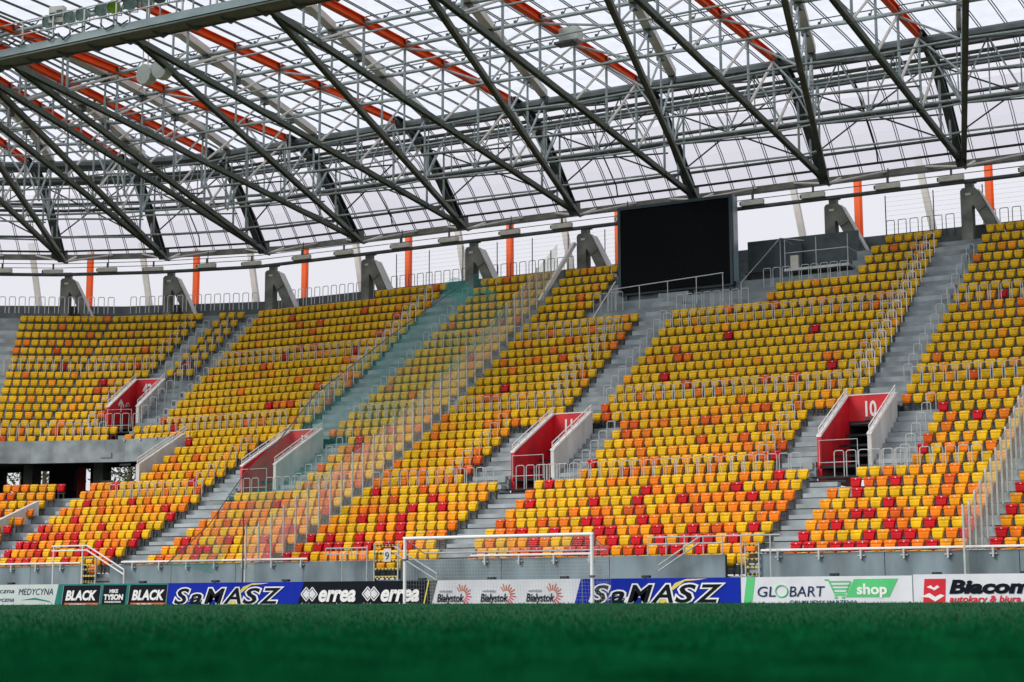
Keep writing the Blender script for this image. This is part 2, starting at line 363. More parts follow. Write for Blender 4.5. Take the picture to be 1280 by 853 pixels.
# white cheek wall that closes the lower block against the opening
def cheek(name,x,pts,th,m,parent):
    mb=MB(); mb.prism([(x,b_,z) for b_,z in pts],(th,0,0)); return mb.build(name,m,parent)
cw=thing('parapet_wall','sloping white parapet wall with tube handrail at the end of the concourse opening','wall',(-57.2,65.2,6))
cw.location=(0,0,0)
cheek('wall_panel',-57.35,[(65.2,fl(10)-.4),(65.2,7.1),(68.75,9.0),(68.75,fl(15)-.3),],.22,'whitewall',cw)
for dz in (.12,.30):
    mb=MB(); mb.tube([(-57.24,65.15,7.1+dz),(-57.24,68.95,9.13+dz)],.035); mb.build('handrail','wrail',cw)
mb=MB()
for t in (0,.33,.66,1): mb.tube([(-57.24,65.2+3.6*t,7.05+1.93*t),(-57.24,65.2+3.6*t,7.42+1.93*t)],.02)
mb.build('rail_post','wrail',cw)
cw2=thing('parapet_wall','white parapet wall of the lowest tunnel at the left edge below the concourse','wall'); 
mb=MB(); mb.prism([(-61.6,58.2,fl(3)-.9),(-61.6,58.2,fl(3)+1.15),(-60.9,62.0,fl(8)+.75),(-60.9,62.0,fl(8)-.3)],(.2,0,0)); mb.build('wall_panel','whitewall',cw2)
mb=MB(); mb.prism([(-64.0,58.2,fl(3)-.9),(-64.0,58.2,fl(3)+1.15),(-63.6,62.0,fl(8)+.75),(-63.6,62.0,fl(8)-.3)],(.2,0,0)); mb.prism([(-64.0,62.0,fl(8)-.6),(-60.9,62.0,fl(8)-.6),(-60.9,62.0,fl(8)+.6),(-64,62.0,fl(8)+.6)],(0,.2,0)); mb.build('red_wall','red',cw2)

# ------------------------------------------------------------------ tunnels (vomitories)
def text_mesh(txt,size,shear=0,offset=0,spacing=1.0,align='LEFT',xs=1.0,ext=.004):
    c=bpy.data.curves.new('lettering','FONT'); c.body=txt; c.size=size; c.shear=shear; c.offset=offset; c.space_character=spacing; c.align_x=align; c.extrude=ext; c.resolution_u=3
    o=bpy.data.objects.new('lettering_curve',c); COL.objects.link(o); dg=bpy.context.evaluated_depsgraph_get(); dg.update()
    m=bpy.data.meshes.new_from_object(o.evaluated_get(dg)); COL.objects.unlink(o); bpy.data.objects.remove(o)
    n_=len(m.vertices); a=np.zeros(n_*3); m.vertices.foreach_get('co',a); a=a.reshape(-1,3); a[:,0]*=xs
    b_=np.stack([a[:,0],-a[:,2],a[:,1]],1); m.vertices.foreach_set('co',b_.ravel()); m.update(); return m
def lettering(parent,txt,x,y,z,size,m,shear=0,offset=0,spacing=1.0,align='LEFT',xs=1.0,name='lettering',fit=None):
    me=text_mesh(txt,size,shear,offset,spacing,align,xs)
    if fit:
        ref=text_mesh(txt,size,shear,0,spacing,align,xs); w0=[v.co.x for v in ref.vertices]; W0=max(w0)-min(w0); X0=min(w0)
        n_=len(me.vertices); a=np.zeros(n_*3); me.vertices.foreach_get('co',a); a=a.reshape(-1,3)
        a[:,0]=(a[:,0]-X0)*fit/W0; me.vertices.foreach_set('co',a.ravel()); me.update()
    me.materials.clear(); me.materials.append(M[m]); return obj(name,me,parent,(x,y,z))
def tunnel(F,t0,t1,k0,num,label):
    # local frame: x across, y into the stand, origin at front centre on the tread below
    bf=63.9+DEP*(k0-9); w_=abs(t1-t0)/2
    c=fp(F,(t0+t1)/2,bf,0); rz=PH[F]
    zf_=fl(k0)-.12 if k0>9 else 5.45; base=zc(k0)
    z0=5.45 if k0==9 else fl(k0)+.33; zt0=z0+1.15; zt1=z0+3.17; dl=3.8
    t=thing('tunnel_entrance',label,'tunnel entrance',c,rz)
    for s,mname,nm in ((-1,'red','red_wall'),(1,'whitewall','white_wall')):
        x=s*w_ if s<0 else w_-.16
        if s<0: x=-w_-.0
        poly=[(x,0,z0-.6),(x,0,zt0),(x,dl,zt1),(x,dl,z0-.6)]
        mb=MB(); mb.prism(poly,(.16,0,0)); mb.build(nm,mname if s>0 else 'red',t)
        mb=MB(); xc=x+.08
        mb.tube([(xc,-.02,zt0+.18),(xc,dl+.05,zt1+.18)],.028); mb.tube([(xc,-.02,zt0+.34),(xc,dl+.05,zt1+.34)],.028); mb.build('handrail','wrail',t)
        mb=MB()
        for q in range(7): mb.tube([(xc,dl*q/6,zt0+(zt1-zt0)*q/6-.02),(xc,dl*q/6,zt0+(zt1-zt0)*q/6+.34)],.018,5)
        tag(mb.build('rail_posts','wrail',t),kind='stuff')
        mb=MB(); mb.prism([(x-.02,-.02,zt0),(x+.18,-.02,zt0),(x+.18,dl,zt1),(x-.02,dl,zt1)],(0,0,.05)); mb.build('coping','wrail',t)
    mb=MB(); mb.box(-w_+.16,w_-.16,dl-.02,dl+.18,z0+2.1,zt1); mb.build('lintel','red',t)
    mb=MB(); mb.box(-w_+.14,w_-.14,dl-.04,dl+.22,zt1,zt1+.05); mb.build('coping','wrail',t)
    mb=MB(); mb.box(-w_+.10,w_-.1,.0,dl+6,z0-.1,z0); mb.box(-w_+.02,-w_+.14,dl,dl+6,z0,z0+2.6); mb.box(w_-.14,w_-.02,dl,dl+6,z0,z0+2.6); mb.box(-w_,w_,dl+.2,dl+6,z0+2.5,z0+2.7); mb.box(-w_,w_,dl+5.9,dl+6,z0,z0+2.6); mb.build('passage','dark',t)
    lettering(t,num,{'42':-.42,'11':-.42}.get(num,-.34),dl-.03,z0+2.30,.88,'white',offset=.022,spacing=.95,xs=.68,name='number')
    if num=='10':
        mb=MB(); mb.box(-.25,.30,dl-.06,dl-.02,z0+2.12,z0+2.26); mb.build('small_sign','dsteel',t)
    if num=='42':
        a=MB(); a.prism([(-w_+.165,1.55,z0+1.05),(-w_+.165,1.68,z0+1.05),(-w_+.165,1.68,z0+1.75),(-w_+.165,1.55,z0+1.75)],(.01,0,0))
        a.prism([(-w_+.165,1.20,z0+1.45),(-w_+.165,1.28,z0+1.32),(-w_+.165,1.66,z0+1.68),(-w_+.165,1.60,z0+1.80)],(.01,0,0)); a.prism([(-w_+.165,2.03,z0+1.45),(-w_+.165,1.95,z0+1.32),(-w_+.165,1.57,z0+1.68),(-w_+.165,1.63,z0+1.80)],(.01,0,0))
        a.build('arrow','white',t)
        me=text_mesh('42',.6); me.materials.clear(); me.materials.append(M['white']); o=obj('number',me,t,(-w_+.175,2.2,z0+1.3),PI/2)
    # front gate rail
    mb=MB(); mb.tube([(-w_+.1,-.05,z0+.05),(-w_+.1,-.05,z0+1.0),(.55,-.05,z0+1.0),(.55,-.05,z0)],.022,5); mb.tube([(-w_+.1,-.05,z0+.12),(.55,-.05,z0+.12)],.02,5); mb.build('gate_rail','rail',t)
    mb=MB(); mb.box(-w_-.5,-w_-.12,-.3,.0,z0-.15,z0+.12); mb.build('concrete_block','stair',t)
    return t
tunnel(0,-21.25,-19.05,9,'10','red tunnel entrance numbered 10, with black doorway, below the right half of the stand')
tunnel(0,-35.05,-32.95,9,'11','red tunnel entrance numbered 11 in the middle of the stand, left of the scoreboard')
tunnel(0,-49.75,-47.65,9,'12','red tunnel entrance with its number hidden by the handrail, right of the concourse opening')
tunnel(1,3.0,1.1,18,'42','red tunnel entrance numbered 42 with a white arrow, high in the left corner')
tunnel(0,-7.4,-5.2,9,'9','red walled tunnel entrance at the far right of the stand')

# ------------------------------------------------------------------ seats
def seat_parts():
    s=MB()   # back shell, lip and tipped pan; origin: row floor at the seat line, facing -y
    s.hexa([(-.155,-.05,.40),(.155,-.05,.40),(.155,.0,.40),(-.155,.0,.40),(-.195,-.03,.70),(.195,-.03,.70),(.195,.02,.70),(-.195,.02,.70)])
    s.add([(-.190,-.10,.665),(.190,-.10,.665),(.20,.02,.69),(-.20,.02,.69),(-.198,-.105,.715),(.198,-.105,.715),(.205,.03,.725),(-.205,.03,.725),(-.165,-.08,.765),(.165,-.08,.765),(.17,.03,.785),(-.17,.03,.785)],
          [(0,3,2,1),(0,1,5,4),(1,2,6,5),(2,3,7,6),(3,0,4,7),(4,5,9,8),(5,6,10,9),(6,7,11,10),(7,4,8,11),(8,9,10,11)])
    s.add([(-.115,-.13,.37),(.115,-.13,.37),(.12,-.03,.38),(-.12,-.03,.38),
           (-.150,-.175,.45),(.150,-.175,.45),(-.172,-.170,.60),(.172,-.170,.60),(-.168,-.115,.655),(.168,-.115,.655),(.175,-.03,.655),(-.175,-.03,.655)],
          [(0,1,5,4),(4,5,7,6),(6,7,9,8),(8,9,10,11),(0,3,2,1),(1,2,10,9,7,5),(3,0,4,6,8,11),(2,3,11,10)])
    s.v=[(x*1.06,y,z) for x,y,z in s.v]
    b=MB(); b.box(-.20,.20,-.06,.045,.28,.33); b.box(-.16,-.12,-.08,.0,.0,.42); b.box(.12,.16,-.08,.0,.0,.42); b.box(-.2,.2,.02,.05,.36,.40)
    p=MB(); p.box(-.022,.022,-.108,-.098,.70,.735)
    return s,b,p
sp,bp,pp=seat_parts()
REDS=[(1251,365),(1024,409),(915,419),(79,461),(129,477),(222,534),(234,453),(143,607),(247,604),(85,619),(114,628),(163,625),(209,634),(238,553),(356,445),(450,437),(334,505),(588,446),(630,485),(448,551),(447,563),(470,615),(537,624),(513,635),(560,634),(353,630),(417,636),(830,470),(732,583),(685,607),(804,614),(792,625),(805,625),(750,627),(848,624),(917,609),(936,620),(670,630),(1043,454),(1176,509),(1228,518),(1161,562),(964,571),(972,595),(1060,604),(1065,614),(1122,601),(1104,625),(1184,621),(1263,606),(1264,631),(1078,636)]
for ox,oy,L in ((960,640,[(370,40),(480,10),(635,35),(835,30),(1110,20),(200,98),(525,90),(660,85),(727,85),(1080,72),(1155,70),(155,150),(220,145),(350,143),(420,140),(485,138),(695,135),(1050,122),(1125,120),(315,182),(445,178),(655,172),(790,168),(1088,160),(1155,160)]),
 (640,640,[(395,38),(455,38),(680,30),(65,90),(232,85),(460,82),(515,80),(750,75),(930,68),(1230,60),(345,135),(520,125),(635,120),(755,118),(935,110),(1000,108),(1120,105),(115,148),(410,130),(468,172),(645,165),(830,160),(890,155),(125,180),(290,175),(350,170),(645,200),(420,210),(970,195),(770,200)]),
 (320,640,[(520,28),(755,20),(652,68),(748,62),(740,105),(305,118),(400,115),(545,112),(385,155),(435,155),(530,155),(180,200),(325,195),(520,190),(570,188),(670,190),(1075,100),(65,238),(160,238),(255,235),(215,75),(160,100),(785,160),(30,120),(70,160),(70,205)]),
 (0,640,[(390,28),(520,60),(905,15),(720,60),(180,70),(45,105),(85,105),(230,105),(690,100),(60,148),(165,145),(245,142),(320,138),(395,138),(510,138),(670,138),(0,180),(30,182),(140,180),(370,178),(405,182),(490,175),(685,178),(210,215),(290,215),(410,210),(430,208),(490,208),(575,212),(65,245),(140,245),(340,245),(945,130),(920,165),(1005,165),(1045,165),(1160,120),(1000,200),(1040,200),(970,240)])):
    REDS+=[(ox+x/4,oy+y/4) for x,y in L]
DEEP=[(399,404),(460,389),(73,440),(333,457),(395,480),(608,497),(706,447),(849,446),(857,479),(997,470),(1214,467),(1165,548),(575,590)]
srng=random.Random(11)
seats=[]       # x,y,z,rot,color,k,block label,index
SP=.472
def blockname(F,xm,k):
    if F==0:
        lim=[-60,-50,-42.1,-34.2,-20.5,-13.3,-6.3,0]
        nm=['left of the netted stairs','under the green net','left of stairs of tunnel eleven','between tunnels eleven and ten','right of stairs of tunnel ten','beyond the right glass','at far right']
        for i in range(7):
            if xm<lim[i+1]: return nm[i]
        return nm[-1]
    return 'in left corner'
def fill(F,t0,t1,k):
    n_=int((t1-t0+.04)//SP)
    if n_<1: return
    sp_=(t1-t0)/n_
    for i in range(n_):
        t=t0+sp_*(i+.5); p=fp(F,t,bk(k),fl(k))
        seats.append([p[0],p[1],p[2],PH[F],0,k,F,t,i,n_,t0])
for k in range(NR):
    if k<32 or True:
        j=J0(bk(k)-84)[0]
        lo=j+(.55 if k>17 else .02 if k>10 else .8)
        if 11<=k<=15: lo=-56.9
        if k==32: lo=-54.6
        gl=[(a,b) for a,b in gaps0(k)]
        for a,b in cut((lo,RIGHT),gl): fill(0,a,b,k)
    if k==32 or 11<=k<=15: continue
    if k<=10: iv=[(.7,flen(1,bk(k))-.1)]; 
    else:
        gg=[(2.15,3.15)] if k>=24 else [(-1,3.1+.13*(k-18))] if k>=18 else [(.7,1.5)]
        iv=cut((.4 if k>17 else .02,flen(1,bk(k))-.05),gg)
    for a,b in iv: fill(1,a,b,k)
    iv=cut((.05,flen(2,bk(k))-.1),[(5.7-(31-k)*.2,7.3-(31-k)*.2)]) if k>15 else [(.1,flen(2,bk(k))-.1)]
    for a,b in iv: fill(2,a,b,k)
P=np.array([[s[0],s[1],s[2]+.62] for s in seats]); px=projn(P)
vis=(px[:,0]>-160)&(px[:,0]<1440)&(px[:,1]>150)
seats=[s for s,v in zip(seats,vis) if v]; px=px[vis]
for s in seats:
    k=s[5]; u=srng.random()
    if k<8: pr=(.40,.34,.20,.06)
    elif k<16: pr=(.50,.30,.15,.05)
    else: pr=(.865,.085,.04,.01)
    c=0
    while c<3 and u>pr[c]: u-=pr[c]; c+=1
    s[4]=c
for tgt,ci in ((DEEP,3),(REDS,4)):
    for x,y in tgt:
        d=(px[:,0]-x)**2+((px[:,1]-y)*1.6)**2
        i=int(np.argmin(d))
        if d[i]<400: seats[i][4]=ci
# largest 300 in view as individuals
score=np.array([s[1] for s in seats]); Q=np.array([[s[0],s[1],s[2]] for s in seats])
dist=np.linalg.norm(Q,axis=1); inv=(px[:,0]>4)&(px[:,0]<1276)&(px[:,1]<697)
order=np.argsort(np.where(inv,dist,1e9))[:300]; big=set(int(i) for i in order)
mshell=[sp.mesh('stadium_seat_shell','seat '+n_) for n_,_ in SEATC]; mbr=bp.mesh('seat_bracket','bracket'); mpl=pp.mesh('number_plate','white')
for i in sorted(big,key=lambda q:(seats[q][5],seats[q][0])):
    x,y,z,rz,c,k,F,t,ii,n_,t0=seats[i]
    bn=blockname(F,x,k); blk=[s for s in seats if s[5]==k and s[6]==F and blockname(F,s[0],k)==bn]
    pos=sum(1 for s in blk if s[0]<x)+1
    lab='%s seat, %s row up, %s from left, block %s'%(SEATC[c][0],ORD[k+1],ORD[min(pos,39)],bn)
    r=thing('stadium_seat',lab,'seat',(x,y,z),rz,'plastic seats on the terraces')
    obj('shell',mshell[c],r); obj('bracket',mbr,r); obj('number_plate',mpl,r)
V=[];Fc=[];MI=[]; off=0; parts=[]
allm=MB(); allm.add(sp.v,sp.f,0); allm.add(bp.v,bp.f,5); allm.add(pp.v,pp.f,6)
tv=np.array(allm.v)
for i,s in enumerate(seats):
    if i in big: continue
    c_,s_=math.cos(s[3]),math.sin(s[3]); Rm=np.array([[c_,s_,0],[-s_,c_,0],[0,0,1]])
    V.append(tv@Rm+np.array(s[:3])); 
    for f_,mi in zip(allm.f,allm.mi): Fc.append(tuple(q+off for q in f_)); MI.append(s[4] if mi==0 else mi)
    off+=len(tv)
me=bpy.data.meshes.new('stadium_seats'); me.from_pydata(np.concatenate(V).tolist(),[],Fc)
for n_,_ in SEATC: me.materials.append(M['seat '+n_])
me.materials.append(M['bracket']); me.materials.append(M['white']); me.polygons.foreach_set('material_index',MI); me.update()
tag(obj('stadium_seats',me),'the rows of yellow and orange seats climbing to the back of the stand','seats','plastic seats on the terraces','stuff')
print('seats',len(seats))

# ------------------------------------------------------------------ front wall with rail, gates and crossing steps
fw=thing('front_wall','low grey concrete wall with white pipe rail along the foot of the stand','wall')
cuts_=[(-51.2,-49.75),(-36.3,-35.1),(-21.75,-20.5)]
xs=[-66,-61.5,-57.6,-53.9]
def panels(a,b,n_):
    w_=(b-a)/n_
    for i in range(n_):
        mb=MB(); mb.box(a+i*w_+.012,a+(i+1)*w_-.012,55.1,55.3,-.1,1.8); mb.build('wall_panel','wallc',fw)
    mb=MB(); mb.box(a,b,55.13,55.27,-.1,1.77); mb.build('wall_core','dark',fw)
panels(-57.4,-51.2,2); panels(-49.75,-36.3,4); panels(-35.1,-21.75,3); panels(-20.5,-3,4)
mb=MB(); mb.hexa([(-64,53.4,-.1),(-57.4,55.1,-.1),(-57.4,55.3,-.1),(-64,53.6,-.1),(-64,53.4,1.82),(-57.4,55.1,1.82),(-57.4,55.3,1.82),(-64,53.6,1.82)]); mb.build('wall_panel','wallc',fw)
for a,b in ((-63.8,-57.4),(-57.4,-51.3),(-49.0,-39.4),(-31.9,-26.9),(-20.4,-3)):
    mb=MB()
    if a<-60: mb.tube([(a,53.45,1.90),(b,55.06,1.90)],.045)
    else: mb.tube([(a,55.0,1.90),(b,55.0,1.90)],.045)
    mb.build('pipe_rail','wrail',fw)
    if a>-60:
        x=a+.6
        while x<b:
            mb=MB(); mb.box(x-.12,x+.12,55.03,55.1,1.66,1.70); mb.box(x-.03,x+.03,54.97,55.1,1.56,1.88); mb.build('rail_bracket','rail',fw); x+=1.45
PN=['below the leftmost seats','above the left blue board start','above the end of the left blue board','above the first errea','above the left goal post','above the white board centre','above the white board end','above the right blue board','above the word GLOBART','above the red square logo','above the word on the far right board']
PX=[-54.6,-47.2,-43.4,-39.9,-33.6,-30.6,-27.6,-24.4,-17.6,-14.2,-11.4]
for x in (-54.6,-47.2,-43.4,-39.9,-33.6,-30.6,-27.6,-24.4,-17.6,-14.2,-11.4):
    mb=MB(); mb.box(x-.14,x+.14,54.2,54.4,1.0,1.09); mb.box(x-.03,x+.03,54.2,54.3,.0,1.0); o=mb.build('board_prop','black'); tag(o,'small black prop behind the advertising boards, %s'%PN[PX.index(x)],'prop','black props behind the advertising boards')
# railings and steps at the three wall gaps
def gap_rail(name,x0,x1,label,m,lead,style):
    t=thing(name,label,'railing')
    mb=MB()
    if style==0:   # white landing rail with sloping arm to the right
        for z in (2.62,2.42): mb.tube([(x0,54.6,z),(x1,54.6,z),(x1+2.1,54.6,z-1.05)],.035)
        for x in (x0+.1,x1-.25): mb.tube([(x,54.6,-.1),(x,54.6,2.62)],.03)
        mb.tube([(x1+2.1,54.6,0),(x1+2.1,54.6,1.57)],.03)
    elif style==1:
        for z in (2.28,2.05): mb.tube([(x0,54.7,z),(x1,54.7,z)],.025)
        for q in range(9): mb.tube([(x0+(x1-x0)*q/8,54.7,1.8),(x0+(x1-x0)*q/8,54.7,2.28)],.018,5)
        mb.tube([(x1+.05,54.6,-.1),(x1+.05,54.6,2.35)],.03); mb.tube([(x1-1.1,54.6,-.1),(x1-1.1,54.6,2.0)],.025)
        for z in (2.3,2.05): mb.tube([(lead,54.6,z),(lead+1.9,54.6,z-1.05)],.028)
        mb.tube([(lead+1.9,54.6,0),(lead+1.9,54.6,1.25)],.025)
    else:
        for z in (2.42,2.18): mb.tube([(x0,54.7,z),(x1,54.7,z)],.028)
        for q in range(5): mb.tube([(x0+(x1-x0)*q/4,54.7,1.8),(x0+(x1-x0)*q/4,54.7,2.42)],.022,5)
        for z in (2.4,2.2): mb.tube([(lead,54.6,z),(lead-1.55,54.6,z-.95)],.028)
        mb.tube([(x1,54.7,2.42),(x1+2.1,54.7,2.42)],.03); mb.tube([(x1+.7,54.7,-.1),(x1+.7,54.7,2.4)],.028); mb.tube([(x1+1.75,54.7,-.1),(x1+1.75,54.7,2.4)],.028)
    mb.build('tube_frame',m,t)
    return t
gap_rail('wall_railing',-52.6,-50.6,'white tube railing with a sloping arm over the wall gap at far left','wrail',0,0)
gap_rail('wall_railing',-38.3,-36.35,'grey tube railing left of the striped gate numbered 9','rail',-35.05,1)
gap_rail('wall_railing',-24.5,-21.7,'grey tube railing with arm sloping down leftwards beside the right wall gap','rail',-22.5,2)
STR=bpy.data.materials.new('hazard_stripes'); STR.use_nodes=True; n=STR.node_tree; b=n.nodes['Principled BSDF']
tc=n.nodes.new('ShaderNodeTexCoord'); mp=n.nodes.new('ShaderNodeMapping'); mp.inputs['Rotation'].default_value=(0,R(45),0)
wv=n.nodes.new('ShaderNodeTexChecker'); wv.inputs['Scale'].default_value=9; wv.inputs[1].default_value=(.55,.45,.10,1); wv.inputs[2].default_value=(.02,.02,.02,1)
n.links.new(tc.outputs['Object'],mp.inputs[0]); n.links.new(mp.outputs[0],wv.inputs[0]); n.links.new(wv.outputs[0],b.inputs['Base Color']); M['stripe']=STR
def gate(x0,x1,num,label,m2='stripe',z0=.55,z1=2.35):
    t=thing('gate',label,'gate',((x0+x1)/2,55.0,0)); w_=(x1-x0)/2
    for q in range(7):
        z=z0+(z1-z0)*q/6; mb=MB(); mb.box(-w_,w_,-.02,.02,z-.045,z+.045); mb.build('slat',m2,t)
    mb=MB(); mb.box(-w_-.04,-w_,-.03,.03,z0-.4,z1+.1); mb.box(w_,w_+.04,-.03,.03,z0-.4,z1+.1); mb.build('gate_frame','rail',t)
    if num:
        mb=MB(); mb.box(-.08,.26,-.07,-.05,z1-.62,z1-.12); mb.build('number_plate','fitting',t)
        lettering(t,num,-.02,-.075,z1-.54,.42,'black',name='number')
gate(-36.2,-35.15,'9','striped yellow and black gate with a white plate numbered 9')
gate(-20.95,-20.5,'','narrow yellow striped gate in the right wall gap',z0=.6,z1=2.1)
gate(-51.15,-50.45,'','narrow yellow barred gate behind the white railing',z0=.6,z1=2.1)
for x0,x1 in cuts_:
    t=thing('access_steps','concrete steps in the %s wall gap'%{-51.2:'leftmost',-36.3:'gate 9',-21.75:'right'}[x0],'steps')
    for q in range(5): mb=MB(); mb.box(x0,x1,55.1+q*.2-.1,55.1+(q+1)*.2,-.1,.21*(q+1)); mb.build('step','stair',t)

# ------------------------------------------------------------------ advertising boards
for nm,c in (('bblue',(.004,.022,.36)),('bblack',(.003,.006,.013)),('bwhite',(.68,.70,.75)),('bgreen',(.10,.55,.20)),('bred',(.62,.03,.05)),('bnavy',(.01,.03,.10)),('byellow',(.75,.62,.12)),('bgrey',(.30,.32,.36)),('bteal',(.02,.20,.17)),('bora',(.62,.16,.08)),('bpale',(.55,.62,.60))):
    M[nm]=mat('print_'+nm,c,.6,.08,1.5,spec=.12)
BY=53.0; BT=.97; BB=-.06
def board(x0,x1,m,label,back='bwhite',slantL=0,slantR=0,y=BY,top=BT):
    t=thing('advertising_board',label,'advertising board',(x0,y,0)); L=x1-x0
    mb=MB(); mb.prism([(slantL*0,0,BB),(L,0,BB),(L,0,top),(0,0,top)],(0,.06,0)); mb.build('panel',m,t)
    mb=MB()
    x=.4
    while x<L: mb.prism([(x,.06,top-.1),(x,.06,BB),(x,.55,BB)],(.04,0,0)); x+=1.6
    tag(mb.build('back_struts','dsteel',t),kind='stuff')
    return t,L
def poly(t,pts,m,y=-.006,name='logo',th=.005): mb=MB(); mb.prism([(x,y,z) for x,z in pts],(0,-th,0)); return mb.build(name,m,t)
def strokes(t,segs,m,w_,y=-.012,name='logo'):
    mb=MB()
    for (a,c,d,e) in segs:
        dx,dz=d-a,e-c; l=math.hypot(dx,dz); nx,nz=-dz/l*w_/2,dx/l*w_/2
        mb.prism([(a+nx,y,c+nz),(d+nx,y,e+nz),(d-nx,y,e-nz),(a-nx,y,c-nz)],(0,-.003,0))
    return mb.build(name,m,t)
# leftmost: medycyna
t,L=board(-56.2,-50.55,'bpale','pale green board reading MEDYCYNA at the far left')
lettering(t,'listyczna',1.45,-.01,.62,.28,'bnavy',shear=.25,fit=1.65); lettering(t,'Medyczna',1.45,-.01,.26,.28,'bnavy',shear=.25,fit=1.65)
lettering(t,'MEDYCYNA',3.35,-.01,.54,.38,'bnavy',shear=.25,fit=1.95,offset=-.002)
poly(t,[(3.5,.32),(4.3,.42),(5.1,.28),(5.25,.20),(5.1,.24),(4.3,.34)],'bteal')
poly(t,[(5.35,BB),(5.65,BB),(5.65,BT),(5.6,BT)],'bteal')
# black energy boards
t,L=board(-50.52,-44.78,'bteal','dark board reading BLACK and MIKE TYSON twice, left of the left blue board')
for q,(x0,x1) in enumerate(((.08,2.25),(2.28,3.62),(3.66,5.76))):
    poly(t,[(x0,BB),(x1-.12,BB),(x1,BT-.06),(x0+.12,BT-.06)],'bblack')
    if q!=1:
        lettering(t,'BLACK',x0+.28,-.02,.32,.54,'white',shear=.25,offset=.022,fit=1.62); poly(t,[(x0+.18,.02),(x1-.15,.02),(x1-.13,.20),(x0+.2,.20)],'bora',y=-.013); lettering(t,'ENERGY',x0+.5,-.025,.03,.19,'white',shear=.2,offset=.006,fit=.85)
        strokes(t,[(x0+.02,BB,x0+.14,BT-.06),(x1-.1,BB,x1+.02,BT-.06)],'bgrey',.025,y=-.014)
    else:
        lettering(t,'MIKE',x0+.45,-.02,.60,.20,'white',shear=.1,offset=.008,fit=.45); lettering(t,'TYSON',x0+.17,-.02,.33,.29,'white',shear=.1,offset=.014,fit=1.0); lettering(t,'FOUNDATION',x0+.2,-.02,.20,.10,'white',offset=.003,fit=.85)
def samasz(x0,x1,label,slant):
    t,L=board(x0,x1,'bblue',label)
    poly(t,[(L*.52,.30),(L*.66,.86),(L*.75,.90),(L*.80,.94),(L*.67,.93),(L*.60,.80)],'byellow',y=-.008); poly(t,[(L*.42,.12),(L*.55,.32),(L*.62,.30),(L*.66,.06)],'byellow',y=-.008)
    for layer,(mm_,off,y) in enumerate((('white',.065,-.018),('bblack',.016,-.030))):
        for ch,a,b in (('S',.075,.175),('a',.20,.278),('M',.318,.455),('A',.472,.585),('S',.62,.73),('Z',.755,.885)):
            lettering(t,ch,L*a-.10,y-.0015*'SaMASZ'.index(ch)-(.0012 if a>.7 or .6<a<.7 else 0),.16,.84 if ch!='a' else .80,mm_,shear=.28,offset=off,fit=L*(b-a)*1.12)
samasz(-44.74,-38.48,'blue board reading SaMASZ left of the goal, beside the errea board',0)
# errea
t,L=board(-38.44,-32.5,'bblack','black board reading errea twice behind the left goal post')
poly(t,[(-.03,BB),(.0,BB),(.35,BT),(-.03,BT)],'bblue',y=-.004)
for x0 in (.22,3.02):
    for dx in (0,.28):
        cx=x0+dx
        strokes(t,[(cx,.5,cx+.24,.76),(cx+.24,.76,cx+.48,.5),(cx+.48,.5,cx+.24,.24),(cx+.24,.24,cx,.5)],'white',.04,y=-.012)
        poly(t,[(cx+.07,.5),(cx+.24,.68),(cx+.41,.5),(cx+.24,.32)],'bwhite',y=-.009)
    lettering(t,'errea',x0+.85,-.02,.24,.84,'white',shear=.3,offset=.03,fit=1.62); lettering(t,'oficjalny sponsor techniczny',x0-.1,-.02,.04,.20,'bwhite',shear=.25,fit=2.35)
strokes(t,[(5.68,BB,5.93,BT)],'byellow',.05)
# Bialystok
t,L=board(-32.44,-26.28,'bwhite','white board reading Białystok three times with red sunburst logos, behind the goal')
poly(t,[(-.02,BB),(.0,BB),(.30,BT),(-.02,BT)],'dsteel',y=-.004); poly(t,[(L-.33,BB),(L,BB),(L,BT),(L-.03,BT)],'bblue',y=-.004)
for x0 in (.3,2.12,3.98):
    lettering(t,'Białystok',x0,-.02,.20,.40,'bblack',shear=.2,offset=.008,fit=1.1); lettering(t,'wschodzący',x0+.08,-.02,.54,.13,'bgrey',shear=.2,fit=.55)
    cx,cz=x0+1.03,.42; sg=[]
    for q in range(11):
        a=R(125-q*19); r0=.17; r1=.42 if q%2 else .36; sg.append((cx+r0*math.cos(a),cz+r0*math.sin(a),cx+r1*math.cos(a),cz+r1*math.sin(a)))
    strokes(t,sg[:6],'bora',.04); strokes(t,sg[6:],'bred',.04)
samasz(-26.24,-20.42,'blue board reading SaMASZ right of the goal, beside the GLOBART board',0)
# Globart
t,L=board(-20.38,-14.66,'bwhite','white board reading GLOBART shop with a green cart logo, under tunnel 10')
poly(t,[(.05,BB),(.34,BB),(.50,BT),(.2,BT)],'bgreen'); lettering(t,'GL',.57,-.02,.33,.48,'bnavy',shear=.12,fit=.62); lettering(t,'BART',1.67,-.02,.33,.48,'bnavy',shear=.12,fit=1.2)
mb=MB(); mb.tube([(1.40+.21*math.cos(q*PI/8),-.02,.51+.19*math.sin(q*PI/8)) for q in range(17)],.02,4); mb.build('logo','bgreen',t)
strokes(t,[(2.87,.86,3.0,.86),(3.0,.86,3.18,.45),(3.18,.45,3.55,.45),(3.05,.80,3.72,.80),(3.1,.68,3.68,.68),(3.14,.57,3.62,.57),(3.74,.80,3.58,.45),(3.18,.38,3.55,.38)],'bgreen',.045)
for x in (3.24,3.48): poly(t,[(x-.05,.25),(x+.05,.25),(x+.05,.33),(x-.05,.33)],'bgreen')
poly(t,[(3.55,.30),(4.98,.30),(5.28,.88),(3.85,.88)],'bgreen'); lettering(t,'shop',3.95,-.02,.40,.46,'white',offset=.014,fit=.95)
lettering(t,'DRUKUJEMY MARZENIA',1.7,-.02,.09,.17,'bnavy',fit=2.25)
